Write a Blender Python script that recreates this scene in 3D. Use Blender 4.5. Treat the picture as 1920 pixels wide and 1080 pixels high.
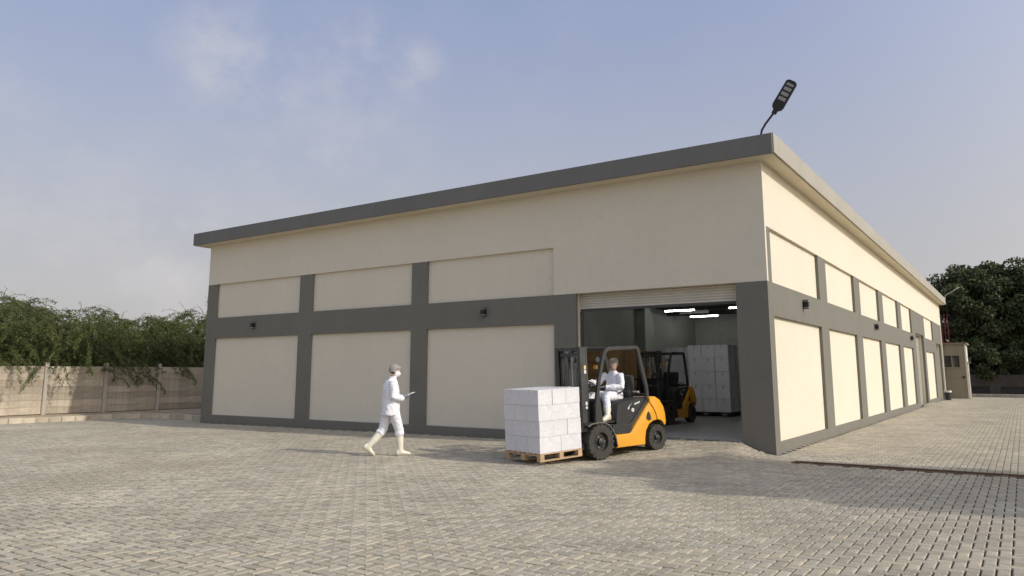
import bpy, bmesh, math, random
import numpy as np
from mathutils import Vector, Matrix, Quaternion, noise as mnoise
R = math.radians
random.seed(7)
rng = np.random.default_rng(7)
K = .94
scene = bpy.context.scene
col = scene.collection
for o in list(bpy.data.objects):
    bpy.data.objects.remove(o)

# ------------------------------------------------------------------ camera
cam_d = bpy.data.cameras.new('camera')
cam = bpy.data.objects.new('camera', cam_d)
col.objects.link(cam)
scene.camera = cam
CAM = Vector((4.433*K, -16.437*K, 1.58))
cam.location = CAM
YAW, PITCH = 34.143, 8.902
cam.rotation_euler = (R(90+PITCH), 0, R(YAW))
cam_d.sensor_width = 36
cam_d.lens = 36*1396.2/1920
cam_d.shift_y = -(540-481.8)/1920
cam_d.clip_start = .1
cam_d.clip_end = 3000

def pxdir(u, v):
    a, b = (u-960)/1396.2, -(v-481.8)/1396.2
    y, p = R(YAW), R(PITCH)
    f = Vector((-math.sin(y)*math.cos(p), math.cos(y)*math.cos(p), math.sin(p)))
    r = Vector((math.cos(y), math.sin(y), 0))
    return (r*a + r.cross(f)*b + f).normalized()

# ------------------------------------------------------------------ light
SUN_EL = 32
sunv = Vector((math.cos(R(SUN_EL))*.9928, math.cos(R(SUN_EL))*.12, math.sin(R(SUN_EL)))).normalized()
sd = bpy.data.lights.new('sun', 'SUN')
sd.energy = 2.3
sd.angle = R(.8)
sd.color = (1, .945, .86)
sun = bpy.data.objects.new('sun', sd)
sun.rotation_euler = sunv.to_track_quat('Z', 'Y').to_euler()
sun.location = (30, 0, 30)
col.objects.link(sun)

w = bpy.data.worlds.new('World')
scene.world = w
w.use_nodes = True
nt = w.node_tree
N = nt.nodes; L = nt.links
N.clear()
out = N.new('ShaderNodeOutputWorld')
bg = N.new('ShaderNodeBackground')
sky = N.new('ShaderNodeTexSky')
sky.sky_type = 'NISHITA'
sky.sun_disc = False
sky.sun_elevation = R(SUN_EL)
sky.sun_rotation = math.atan2(sunv.x, sunv.y)
sky.altitude = 0
sky.air_density = 1.0
sky.dust_density = 3.0
sky.ozone_density = 2.0
bg.inputs['Strength'].default_value = .15
tc = N.new('ShaderNodeTexCoord')
sep = N.new('ShaderNodeSeparateXYZ')
L.new(tc.outputs['Generated'], sep.inputs[0])
def wm(op, a, b=None, c=None):
    n = N.new('ShaderNodeMath'); n.operation = op
    for i, v in enumerate((a, b, c)):
        if v is None: continue
        if isinstance(v, (int, float)): n.inputs[i].default_value = v
        else: L.new(v, n.inputs[i])
    return n.outputs[0]
def wmix(f, a, b):
    n = N.new('ShaderNodeMix'); n.data_type = 'RGBA'
    for i, v in ((0, f), (6, a), (7, b)):
        if isinstance(v, (int, float)): n.inputs[i].default_value = v
        elif isinstance(v, tuple): n.inputs[i].default_value = (*v, 1)
        else: L.new(v, n.inputs[i])
    return n.outputs[2]
def wrange(v, a, b, c=0., d=1.):
    n = N.new('ShaderNodeMapRange'); n.interpolation_type = 'SMOOTHSTEP'
    L.new(v, n.inputs[0])
    for i, q in enumerate((a, b, c, d)): n.inputs[i+1].default_value = q
    return n.outputs[0]
elev = wm('MAXIMUM', sep.outputs[2], 0.0)
# hazy air: pale lilac haze thickening towards the horizon
haze_f = wrange(elev, .75, -.05, .55, .97)
haze_c = wmix(wrange(elev, .02, .56), (3.12, 3.02, 3.0), (2.12, 2.44, 3.58))
# forward scattering: the haze is brighter and warmer towards the sun
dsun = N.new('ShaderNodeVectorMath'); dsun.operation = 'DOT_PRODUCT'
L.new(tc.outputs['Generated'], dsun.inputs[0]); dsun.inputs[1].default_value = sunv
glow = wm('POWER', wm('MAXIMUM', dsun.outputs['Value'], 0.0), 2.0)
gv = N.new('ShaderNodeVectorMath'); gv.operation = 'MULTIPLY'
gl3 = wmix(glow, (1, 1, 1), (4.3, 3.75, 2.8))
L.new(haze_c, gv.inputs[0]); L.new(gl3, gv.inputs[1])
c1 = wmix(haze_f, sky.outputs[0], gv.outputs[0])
# thin clouds
mp = N.new('ShaderNodeMapping'); L.new(tc.outputs['Generated'], mp.inputs[0])
mp.inputs['Scale'].default_value = (1, 1, 1.25)
mp.inputs['Location'].default_value = (.37, .2, .11)
nz = N.new('ShaderNodeTexNoise'); L.new(mp.outputs[0], nz.inputs[0])
nz.inputs['Scale'].default_value = 11; nz.inputs['Detail'].default_value = 8; nz.inputs['Roughness'].default_value = .60
nz.inputs['Distortion'].default_value = .0
nz2 = N.new('ShaderNodeTexNoise'); L.new(mp.outputs[0], nz2.inputs[0])
nz2.inputs['Scale'].default_value = 2.6; nz2.inputs['Detail'].default_value = 4
def blob(u, v, rad):
    d = pxdir(u, v)
    n = N.new('ShaderNodeVectorMath'); n.operation = 'DISTANCE'
    L.new(tc.outputs['Generated'], n.inputs[0]); n.inputs[1].default_value = d
    return wrange(n.outputs['Value'], rad, rad*.15)
m = None
for b in ((425, 100, .10), (470, 150, .12), (400, 130, .06), (690, 95, .075), (650, 140, .075), (775, 135, .06), (600, 230, .2), (60, 400, .24), (330, 480, .14)):
    q = blob(*b)
    if b[2] >= .2: q = wm('MULTIPLY', q, .55)
    m = q if m is None else wm('MAXIMUM', m, q)
cl = wm('MULTIPLY', m, wrange(nz.outputs['Fac'], .34, .72))
cl2 = wm('MULTIPLY', wrange(nz2.outputs['Fac'], .45, .8), wrange(nz.outputs['Fac'], .35, .75))
cl = wm('ADD', wm('MULTIPLY', cl, .40), wm('MULTIPLY', cl2, .16))
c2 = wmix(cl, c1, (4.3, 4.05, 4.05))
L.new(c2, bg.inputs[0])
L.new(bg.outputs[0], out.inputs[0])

vs = scene.view_settings
vs.view_transform = 'Standard'; vs.look = 'None'; vs.exposure = .17; vs.gamma = 1; vs.use_curve_mapping = False
scene.render.engine = 'CYCLES'

# ------------------------------------------------------------------ materials
MATS = {}
def mat(name, color, rough=.8, var=0., vscale=3., bump=0., bscale=60., metal=0., obj_var=0., attr=None, coat=0., dirt=0., trans=0., spec=.5, stretch=None, col2=None, mottle=None):
    if name in MATS: return MATS[name]
    M = bpy.data.materials.new(name); M.use_nodes = True
    t = M.node_tree; n = t.nodes; l = t.links
    b = n['Principled BSDF']
    b.inputs['Roughness'].default_value = rough
    b.inputs['Metallic'].default_value = metal
    b.inputs['Specular IOR Level'].default_value = spec
    if coat: b.inputs['Coat Weight'].default_value = coat; b.inputs['Coat Roughness'].default_value = .15
    c = n.new('ShaderNodeRGB'); c.outputs[0].default_value = (*color, 1); cur = c.outputs[0]
    tcn = n.new('ShaderNodeTexCoord')
    vec = tcn.outputs['Object']
    if stretch:
        mpn = n.new('ShaderNodeMapping'); mpn.inputs['Scale'].default_value = stretch; l.new(vec, mpn.inputs[0]); vec = mpn.outputs[0]
    def noise(sc, det=5, r=.6, v=vec):
        q = n.new('ShaderNodeTexNoise'); q.inputs['Scale'].default_value = sc; q.inputs['Detail'].default_value = det; q.inputs['Roughness'].default_value = r
        l.new(v, q.inputs[0]); return q.outputs['Fac']
    def rngn(v, a, bb, c_, d):
        q = n.new('ShaderNodeMapRange'); l.new(v, q.inputs[0])
        for i, x in enumerate((a, bb, c_, d)): q.inputs[i+1].default_value = x
        return q.outputs[0]
    def mul(cc, v):
        q = n.new('ShaderNodeVectorMath'); q.operation = 'SCALE'; l.new(cc, q.inputs[0]); l.new(v, q.inputs['Scale']); return q.outputs[0]
    if col2:
        q = n.new('ShaderNodeMix'); q.data_type = 'RGBA'; l.new(cur, q.inputs[6]); q.inputs[7].default_value = (*col2, 1)
        if attr: 
            a = n.new('ShaderNodeAttribute'); a.attribute_name = attr; l.new(rngn(a.outputs['Fac'], 0, 1, 0, 1), q.inputs[0])
        else: l.new(rngn(noise(vscale*.4, 3), .35, .65, 0, 1), q.inputs[0])
        cur = q.outputs[2]
    if attr:
        a = n.new('ShaderNodeAttribute'); a.attribute_name = attr
        wn = n.new('ShaderNodeTexWhiteNoise'); wn.noise_dimensions = '1D'; l.new(a.outputs['Fac'], wn.inputs['W'])
        cur = mul(cur, rngn(wn.outputs['Value'], 0, 1, 1-obj_var, 1+obj_var))
    elif obj_var:
        oi = n.new('ShaderNodeObjectInfo'); cur = mul(cur, rngn(oi.outputs['Random'], 0, 1, 1-obj_var, 1+obj_var))
    if var:
        cur = mul(cur, rngn(noise(vscale), .3, .7, 1-var, 1+var))
        cur = mul(cur, rngn(noise(vscale*6.3, 6), .3, .7, 1-var*.6, 1+var*.6))
    if dirt:
        # dry rain streaks
        mpn = n.new('ShaderNodeMapping'); mpn.inputs['Scale'].default_value = (3.5, 3.5, .22); l.new(tcn.outputs['Object'], mpn.inputs[0])
        cur = mul(cur, rngn(noise(1.6, 6, .65, mpn.outputs[0]), .42, .72, 1.0, 1-dirt))
    if mottle:
        cur2 = rngn(noise(mottle[0], 3, .5), mottle[1], mottle[2], 0, 1)
        q = n.new('ShaderNodeMix'); q.data_type = 'RGBA'; l.new(cur2, q.inputs[0]); l.new(cur, q.inputs[6]); q.inputs[7].default_value = (*mottle[3], 1); cur = q.outputs[2]
    l.new(cur, b.inputs['Base Color'])
    if bump:
        bn = n.new('ShaderNodeBump'); bn.inputs['Strength'].default_value = bump; bn.inputs['Distance'].default_value = .02
        l.new(noise(bscale, 5), bn.inputs['Height']); l.new(bn.outputs[0], b.inputs['Normal'])
    if trans:
        tr = n.new('ShaderNodeBsdfTranslucent'); l.new(cur, tr.inputs[0])
        mx = n.new('ShaderNodeMixShader'); mx.inputs[0].default_value = trans
        l.new(b.outputs[0], mx.inputs[1]); l.new(tr.outputs[0], mx.inputs[2]); l.new(mx.outputs[0], n['Material Output'].inputs[0])
    MATS[name] = M
    return M
def emat(name, color, st):
    M = bpy.data.materials.new(name); M.use_nodes = True
    b = M.node_tree.nodes['Principled BSDF']
    b.inputs['Base Color'].default_value = (*color, 1); b.inputs['Emission Color'].default_value = (*color, 1); b.inputs['Emission Strength'].default_value = st
    MATS[name] = M; return M
def glassmat(name):
    M = bpy.data.materials.new(name); M.use_nodes = True
    b = M.node_tree.nodes['Principled BSDF']
    b.inputs['Base Color'].default_value = (.02, .022, .022, 1); b.inputs['Roughness'].default_value = .06; b.inputs['Specular IOR Level'].default_value = .8
    return M
cream = mat('cream_paint', (.745, .686, .55), .85, .022, .8, .9, 38, dirt=.015)
cream_up = mat('cream_paint_upper', (.74, .681, .545), .85, .022, .5, .9, 38, dirt=.018)
grey = mat('grey_paint', (.180, .172, .142), .8, .05, .9, .5, 38, dirt=.04)
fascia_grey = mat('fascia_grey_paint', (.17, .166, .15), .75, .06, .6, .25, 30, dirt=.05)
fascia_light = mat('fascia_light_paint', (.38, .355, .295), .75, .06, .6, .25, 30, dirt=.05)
soffit_m = mat('soffit_paint', (.78, .70, .54), .9, .05, .6, .2, 30)
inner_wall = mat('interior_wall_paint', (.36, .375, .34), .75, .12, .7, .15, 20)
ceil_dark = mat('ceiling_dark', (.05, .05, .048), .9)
int_floor = mat('interior_concrete', (.26, .255, .235), .42, .16, 1.2, .1, 20)
conc = mat('precast_concrete', (.43, .37, .285), .95, .16, 1.4, .6, 30, obj_var=.2, dirt=.22)
conc_post = mat('precast_post', (.47, .42, .35), .95, .10, 1.4, .5, 30, obj_var=.08, dirt=.15)
kerb_m = mat('kerb_concrete', (.52, .45, .34), .95, .16, 3, .6, 25, obj_var=.16)
soil = mat('sandy_soil', (.36, .29, .20), 1, .25, 1.5, .8, 12)
ground_m = mat('bare_ground', (.30, .25, .19), 1, .2, .3, .5, 4)
joint_m = mat('joint_sand', (.055, .048, .036), 1, .25, 2, .3, 40)
paver_m = mat('paver_concrete', (.392, .342, .250), .9, .15, .55, .6, 45, attr='tone', obj_var=.15, col2=(.37, .336, .262), mottle=(.33, .54, .74, (.33, .285, .205)))
black_p = mat('black_paint', (.022, .022, .022), .45, .2, 4, .1, 40)
frame_p = mat('dark_grey_frame_paint', (.036, .036, .033), .42, .15, 5, .1, 60)
mast_p = mat('mast_steel', (.05, .05, .047), .5, .3, 6, .2, 50)
plast = mat('black_plastic', (.022, .023, .024), .55, .2, 5, .2, 80)
yellow = mat('amber_paint', (.80, .37, .025), .38, .05, 3, 0, 20, coat=.4, dirt=.06)
rubber = mat('tyre_rubber', (.05, .045, .037), .9, .3, 8, .6, 40)
rim_m = mat('rim_dark', (.03, .03, .028), .5, .3, 8)
chrome = mat('hydraulic_steel', (.5, .5, .5), .3, .1, 5, metal=.9)
sticker = mat('sticker_white', (.75, .73, .68), .5)
stick_y = mat('sticker_yellow', (.75, .6, .22), .5)
redp = mat('red_paint', (.13, .025, .025), .6, .1, 4)
white_cart = mat('white_carton', (.70, .69, .70), .45, .05, 6, 1.0, 7, obj_var=.02, mottle=(11, .67, .76, (.46, .46, .50)), coat=.35)
wc_in = mat('white_carton_indoor', (.84, .85, .90), .6, .05, 6, .3, 9, obj_var=.06)
tape = mat('clear_tape', (.66, .66, .67), .25, coat=.5)
brown_cart = mat('brown_carton', (.36, .22, .10), .8, .12, 3, .2, 20, obj_var=.2)
brown_tape = mat('brown_tape', (.40, .27, .13), .35)
wood = mat('pallet_wood', (.52, .36, .21), .85, .18, 4, .4, 30, obj_var=.14, stretch=(1, 6, 6))
blk_pallet = mat('black_pallet_plastic', (.02, .02, .02), .6)
coat_m = mat('white_workwear', (.80, .80, .84), .9, .02, 5, .6, 14)
trou_m = mat('white_trousers', (.78, .78, .82), .9, .02, 5, .7, 12)
boot_m = mat('cream_rubber_boot', (.78, .74, .60), .4, .04, 8, .1, 20)
sole_m = mat('boot_sole', (.30, .27, .2), .8)
net_m = mat('hair_net_mesh', (.36, .33, .30), .9, .2, 30, .8, 120)
skin_m = mat('skin', (.56, .36, .26), .55, .05, 20)
hair_m = mat('black_hair', (.015, .012, .01), .7)
glove_m = mat('blue_grey_glove', (.20, .21, .26), .55, .1, 20)
glove_w = mat('white_glove', (.75, .75, .78), .6)
mask_m = mat('face_mask', (.78, .80, .82), .8)
eye_m = mat('eye_dark', (.02, .015, .01), .3)
lampblk = mat('lamp_black', (.012, .012, .012), .45)
led_m = mat('led_lens', (.30, .30, .285), .3)
tube_m = emat('tube_light', (1, 1, .97), 26)
dim_m = mat('unlit_tube', (.5, .5, .5), .4)
shut_m = mat('shutter_metal', (.62, .60, .52), .6, .05, 2, .1, 30, obj_var=.05)
door_m = mat('side_door_metal', (.33, .31, .26), .6, .07, 1.5, .1, 20)
rust = mat('rusty_steel', (.14, .085, .05), .85, .3, 8, .5, 30)
bark = mat('bark', (.11, .085, .06), .95, .3, 4, .9, 20, stretch=(1, 1, .3))
twig_m = mat('twig_bark', (.12, .10, .065), .95, .2, 4)
leaf_a = mat('mesquite_leaf', (.088, .128, .042), .85, .3, .6, attr='tone', obj_var=.4, col2=(.12, .125, .045), trans=.2, spec=.1)
leaf_b = mat('dense_leaf', (.060, .080, .034), .6, .3, .5, attr='tone', obj_var=.45, col2=(.085, .10, .040), trans=.12, spec=.25)
leaf_c = mat('shade_leaf', (.07, .10, .035), .6, .25, .6, attr='tone', obj_var=.4, trans=.2)
cabin_m = mat('cabin_cream_paint', (.28, .24, .18), .85, .08, 1.2, .3, 30, dirt=.2)
trimw = mat('white_trim', (.70, .67, .6), .6, .05, 2)
bwall = mat('dark_old_wall', (.06, .052, .042), .95, .25, .8, .5, 12)
glass = glassmat('window_glass')
phone_m = mat('phone_black', (.01, .01, .01), .2)
paper_m = mat('paper_white', (.82, .82, .8), .7)

# ------------------------------------------------------------------ mesh tools
class MB:
    def __init__(s): s.v = []; s.f = []; s.m = []; s.mats = []
    def mi(s, m):
        if m not in s.mats: s.mats.append(m)
        return s.mats.index(m)
    def add(s, vs_, fs, m):
        o = len(s.v); k = s.mi(m)
        s.v += [tuple(p) for p in vs_]; s.f += [tuple(i+o for i in f) for f in fs]; s.m += [k]*len(fs)
        return s
    def box(s, x0, x1, y0, y1, z0, z1, m, T=None):
        vs_ = [Vector(p) for p in ((x0,y0,z0),(x1,y0,z0),(x1,y1,z0),(x0,y1,z0),(x0,y0,z1),(x1,y0,z1),(x1,y1,z1),(x0,y1,z1))]
        if T: vs_ = [T @ p for p in vs_]
        return s.add(vs_, [(0,3,2,1),(4,5,6,7),(0,1,5,4),(1,2,6,5),(2,3,7,6),(3,0,4,7)], m)
    def cbox(s, x0, x1, y0, y1, z0, z1, m, c=.01, T=None):
        # chamfered box
        b = bmesh.new()
        bmesh.ops.create_cube(b, size=1)
        for q in b.verts: q.co = Vector(((x0+x1)/2+q.co.x*(x1-x0), (y0+y1)/2+q.co.y*(y1-y0), (z0+z1)/2+q.co.z*(z1-z0)))
        bmesh.ops.bevel(b, geom=list(b.edges), offset=c, segments=1, affect='EDGES')
        b.verts.index_update()
        vs_ = [q.co.copy() for q in b.verts]
        if T: vs_ = [T @ p for p in vs_]
        s.add(vs_, [tuple(q.index for q in f.verts) for f in b.faces], m); b.free(); return s
    def tube(s, pts, r, m, n=8, cap=True, r2=None, up=None):
        pts = [Vector(p) for p in pts]; k = len(pts)
        rs = r if isinstance(r, (list, tuple)) else [r]*k
        r2s = rs if r2 is None else (r2 if isinstance(r2, (list, tuple)) else [r2]*k)
        vs_ = []; prev = None
        for i, p in enumerate(pts):
            t = (pts[min(i+1, k-1)] - pts[max(i-1, 0)]).normalized()
            if prev is None:
                a = Vector(up) if up else (Vector((0,0,1)) if abs(t.z) < .9 else Vector((1,0,0)))
            else: a = prev
            u = (a - t*a.dot(t)).normalized(); prev = u; v_ = t.cross(u)
            for j in range(n):
                an = 2*math.pi*(j+.5)/n
                vs_.append(p + u*math.cos(an)*rs[i] + v_*math.sin(an)*r2s[i])
        fs = [(i*n+j, i*n+(j+1)%n, (i+1)*n+(j+1)%n, (i+1)*n+j) for i in range(k-1) for j in range(n)]
        if cap: fs += [tuple(reversed(range(n))), tuple(range((k-1)*n, k*n))]
        return s.add(vs_, fs, m)
    def prism(s, pts, a0, a1, m, axis='y'):
        n = len(pts); f = {'y': lambda p, a: (p[0], a, p[1]), 'x': lambda p, a: (a, p[0], p[1]), 'z': lambda p, a: (p[0], p[1], a)}[axis]
        vs_ = [f(p, a0) for p in pts] + [f(p, a1) for p in pts]
        fs = [tuple(range(n)), tuple(reversed(range(n, 2*n)))] + [(i, n+i, n+(i+1)%n, (i+1)%n) for i in range(n)]
        return s.add(vs_, fs, m)
    def ell(s, c, r, m, nu=12, nv=8, T=None):
        vs_ = [Vector((0,0,r[2]))]; 
        for i in range(1, nv):
            th = math.pi*i/nv
            for j in range(nu):
                ph = 2*math.pi*j/nu; vs_.append(Vector((r[0]*math.sin(th)*math.cos(ph), r[1]*math.sin(th)*math.sin(ph), r[2]*math.cos(th))))
        vs_.append(Vector((0,0,-r[2])))
        if T: vs_ = [T @ p for p in vs_]
        vs_ = [p+Vector(c) for p in vs_]
        fs = [(0, 1+j, 1+(j+1)%nu) for j in range(nu)]
        for i in range(nv-2): fs += [(1+i*nu+j, 1+(i+1)*nu+j, 1+(i+1)*nu+(j+1)%nu, 1+i*nu+(j+1)%nu) for j in range(nu)]
        e = len(vs_)-1; b = 1+(nv-2)*nu
        fs += [(e, b+(j+1)%nu, b+j) for j in range(nu)]
        return s.add(vs_, fs, m)
    def rings(s, rr, m, cap=True):
        # rr: list of rings (each list of Vector, same n)
        n = len(rr[0]); vs_ = [p for r_ in rr for p in r_]
        fs = [(i*n+j, i*n+(j+1)%n, (i+1)*n+(j+1)%n, (i+1)*n+j) for i in range(len(rr)-1) for j in range(n)]
        if cap: fs += [tuple(reversed(range(n))), tuple(range((len(rr)-1)*n, len(rr)*n))]
        return s.add(vs_, fs, m)
    def mesh(s, name, smooth=None, fix=True):
        me = bpy.data.meshes.new(name); me.from_pydata(s.v, [], s.f)
        for q in s.mats: me.materials.append(q)
        me.polygons.foreach_set('material_index', s.m)
        if fix:
            b = bmesh.new(); b.from_mesh(me); bmesh.ops.recalc_face_normals(b, faces=b.faces); b.to_mesh(me); b.free()
        if smooth:
            me.polygons.foreach_set('use_smooth', [True]*len(me.polygons))
            if smooth < 180: me.set_sharp_from_angle(angle=R(smooth))
        me.update(); return me
    def build(s, name, parent=None, smooth=None, loc=None, fix=True):
        o = bpy.data.objects.new(name, s.mesh(name, smooth, fix)); col.objects.link(o)
        if parent: o.parent = parent
        if loc: o.location = loc
        return o
def tag(o, label=None, cat=None, group=None, kind=None):
    for k, v in (('label', label), ('category', cat), ('group', group), ('kind', kind)):
        if v: o[k] = v
    return o
def empty(name, loc=(0,0,0), rz=0, label=None, cat=None, group=None):
    o = bpy.data.objects.new(name, None); col.objects.link(o); o.location = loc; o.rotation_euler = (0,0,rz)
    o.empty_display_size = .2
    return tag(o, label, cat, group)
def inst(me, name, parent=None, loc=(0,0,0), rot=(0,0,0)):
    o = bpy.data.objects.new(name, me); col.objects.link(o)
    if parent: o.parent = parent
    o.location = loc; o.rotation_euler = rot; return o
def B(name, dims, m, parent=None, c=0.):
    mb = MB()
    if c: mb.cbox(*dims, m, c)
    else: mb.box(*dims, m)
    return mb.build(name, parent)
def copy_tree(o, parent=None):
    c = o.copy(); col.objects.link(c)
    if parent: c.parent = parent
    for ch in list(o.children): copy_tree(ch, c)
    return c
def fuse(mb, name, m, voxel=.012, parent=None, smooth_it=3, disp=0., dscale=8.):
    # union of closed lofts turned into one continuous skin
    me = mb.mesh(name)
    o = bpy.data.objects.new(name, me); col.objects.link(o)
    md = o.modifiers.new('r', 'REMESH'); md.mode = 'VOXEL'; md.voxel_size = voxel
    sm = o.modifiers.new('s', 'SMOOTH'); sm.iterations = smooth_it; sm.factor = .6
    dg = bpy.context.evaluated_depsgraph_get()
    me2 = bpy.data.meshes.new_from_object(o.evaluated_get(dg)); o.modifiers.clear()
    me2.materials.clear(); me2.materials.append(m)
    if disp:
        for v in me2.vertices:
            p = v.co*dscale
            d = mnoise.noise(Vector((p.x, p.y, p.z*.45)))*disp + mnoise.noise(Vector((p.x*2.3+9, p.y*2.3, p.z*3.1)))*disp*.6
            v.co += v.normal*d
    me2.polygons.foreach_set('use_smooth', [True]*len(me2.polygons))
    me2.polygons.foreach_set('material_index', [0]*len(me2.polygons))
    o.data = me2; me2.name = name
    if parent: o.parent = parent
    return o
# ------------------------------------------------------------------ terrain and paving
def sstep(a, b, x):
    t = np.clip((x-a)/(b-a), 0, 1); return t*t*(3-2*t)
def H(x, y):
    x = np.asarray(x, float); y = np.asarray(y, float)
    # ramp up to the big door
    run = np.clip((y+2.55)/2.55, 0, 1.0)**1.4
    flank = sstep(-.05, -.78, x) * sstep(-5.6, -4.3, x)
    h = .225*run*flank
    # gentle fall of the yard to the left
    h = h - .06*sstep(-7, -19, x)*sstep(-8, -1, y)
    # low pad at the side door
    h = h + .10*sstep(25.2, 25.9, y)*sstep(33, 29.2, y)*sstep(1.6, .5, x)
    h = h + .008*np.sin(x*.9+y*.5)*np.sin(y*.7-x*.3)
    return h
gr = MB()
gr.add([(-900,-900,-.12),(900,-900,-.12),(900,1400,-.12),(-900,1400,-.12)], [(0,1,2,3)], ground_m)
g_o = gr.build('ground', fix=False); tag(g_o, kind='structure')

# joint sand sheet following the yard
def grid_sheet(name, x0, x1, y0, y1, st, dz, m, parent=None):
    xs = np.arange(x0, x1+1e-6, st); ys = np.arange(y0, y1+1e-6, st)
    X, Y = np.meshgrid(xs, ys); Z = H(X, Y)+dz
    nx = len(xs); v = np.stack([X, Y, Z], -1).reshape(-1, 3)
    f = [(j*nx+i, j*nx+i+1, (j+1)*nx+i+1, (j+1)*nx+i) for j in range(len(ys)-1) for i in range(nx-1)]
    me = bpy.data.meshes.new(name); me.from_pydata(v.tolist(), [], f); me.materials.append(m)
    me.polygons.foreach_set('use_smooth', [True]*len(f))
    o = bpy.data.objects.new(name, me); col.objects.link(o); o.parent = parent; return o
pave = empty('pavement'); tag(pave, kind='structure')
grid_sheet('sand_bed', -25, 30, -30, 0.2, .25, -.018, joint_m, pave)
grid_sheet('sand_bed', 0.0, 30, .2, 48, .25, -.018, joint_m, pave)
W = .104
def herring(x0, x1, y0, y1, keep):
    i0, i1, j0, j1 = int(x0/W)-2, int(x1/W)+2, int(y0/W)-2, int(y1/W)+2
    I, J = np.meshgrid(np.arange(i0, i1), np.arange(j0, j1)); I = I.ravel(); J = J.ravel()
    r = (I-J) % 4
    h = r == 0; v = r == 3
    cx = np.concatenate([(I[h]+1)*W, (I[v]+.5)*W]); cy = np.concatenate([(J[h]+.5)*W, (J[v]+1)*W])
    o = np.concatenate([np.zeros(h.sum()), np.ones(v.sum())])
    k = keep(cx, cy)
    return cx[k], cy[k], o[k]
def keepf(x, y):
    a = (y < -.06) & (y > -15.4) & (x > -23.35-.0*y) & (x < 7.6)
    kerb_edge = (x < -19.2) & (y < .55)
    a = a | ((x < -19.25) & (x > -23.2) & (y < .55) & (y > -2))
    s = (x > .07) & (x < 8.2) & (y >= -.06) & (y < 45)
    dr = (x > .62) & (np.abs(y+1.16) < .115)
    return (a | s) & ~dr
px_, py_, po_ = herring(-24, 8.4, -15.6, 45.2, keepf)
n = len(px_)
rot = rng.normal(0, .008, n); dz = rng.normal(0, .0013, n)
tone = rng.random(n)
# geometry of one paver: top face and chamfered skirt
gj = .0072
def paver_verts(hl, hw, zt=0.):
    t = .0085
    return np.array([[-hl+t,-hw+t,zt],[hl-t,-hw+t,zt],[hl-t,hw-t,zt],[-hl+t,hw-t,zt],
                     [-hl,-hw,zt-.006],[hl,-hw,zt-.006],[hl,hw,zt-.006],[-hl,hw,zt-.006],
                     [-hl,-hw,zt-.03],[hl,-hw,zt-.03],[hl,hw,zt-.03],[-hl,hw,zt-.03]])
PF = [(0,1,2,3),(4,5,1,0),(5,6,2,1),(6,7,3,2),(7,4,0,3),(8,9,5,4),(9,10,6,5),(10,11,7,6),(11,8,4,7)]
base = paver_verts(W-gj, W/2-gj)
# choose the 300 that show largest
dxc = px_-CAM.x; dyc = py_-CAM.y
fy = dxc*-math.sin(R(YAW))+dyc*math.cos(R(YAW)); rx = dxc*math.cos(R(YAW))+dyc*math.sin(R(YAW))
un = 960+1396.2*rx/(fy*math.cos(R(PITCH))-1.58*math.sin(R(PITCH)))
zc = fy*math.cos(R(PITCH))-1.58*math.sin(R(PITCH)); yc = -1.58*math.cos(R(PITCH))-fy*math.sin(R(PITCH))
vn = 481.8-1396.2*yc/zc
infr = (un > 12) & (un < 1908) & (vn < 1072) & (fy > 1)
score = np.where(infr, zc, 1e9)
order = np.argsort(score)
near = order[:300]; isnear = np.zeros(n, bool); isnear[near] = True
far = np.where(~isnear)[0]
nf = len(far)
ca, sa = np.cos(rot+po_*math.pi/2), np.sin(rot+po_*math.pi/2)
tilt = rng.normal(0, .006, (n, 2))
V = np.empty((nf, 12, 3))
bx, by, bz = base[:,0], base[:,1], base[:,2]
V[:,:,0] = px_[far,None]+ca[far,None]*bx-sa[far,None]*by
V[:,:,1] = py_[far,None]+sa[far,None]*bx+ca[far,None]*by
V[:,:,2] = H(V[:,:,0], V[:,:,1])+bz+dz[far,None]+tilt[far,0:1]*bx+tilt[far,1:2]*by
me = bpy.data.meshes.new('pavers')
nfac = len(PF)
me.vertices.add(nf*12); me.vertices.foreach_set('co', V.reshape(-1))
idx = (np.array(PF).reshape(1,-1)+12*np.arange(nf)[:,None]).reshape(-1)
me.loops.add(len(idx)); me.loops.foreach_set('vertex_index', idx.astype(np.int32))
me.polygons.add(nf*nfac); me.polygons.foreach_set('loop_start', (np.arange(nf*nfac)*4).astype(np.int32))
me.update(calc_edges=True)
at = me.attributes.new('tone', 'FLOAT', 'FACE'); at.data.foreach_set('value', np.repeat(tone[far], nfac).astype(np.float32))
me.materials.append(paver_m); me.validate(); me.shade_flat()
po = bpy.data.objects.new('pavers', me); col.objects.link(po); po.parent = pave; po['kind'] = 'stuff'
# the near ones, each its own object; 24 shared meshes of different tone
pm = []
for q in range(24):
    m2 = bpy.data.meshes.new('paver'); m2.from_pydata(base.tolist(), [], PF); m2.materials.append(paver_m)
    a2 = m2.attributes.new('tone', 'FLOAT', 'FACE'); tv = random.random(); a2.data.foreach_set('value', [tv]*nfac); pm.append(m2)
for c, i in enumerate(near):
    o = inst(pm[c % 24], 'paver', pave, (px_[i], py_[i], float(H(px_[i], py_[i]))+dz[i]), (tilt[i,1], -tilt[i,0], rot[i]+po_[i]*math.pi/2))

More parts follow.
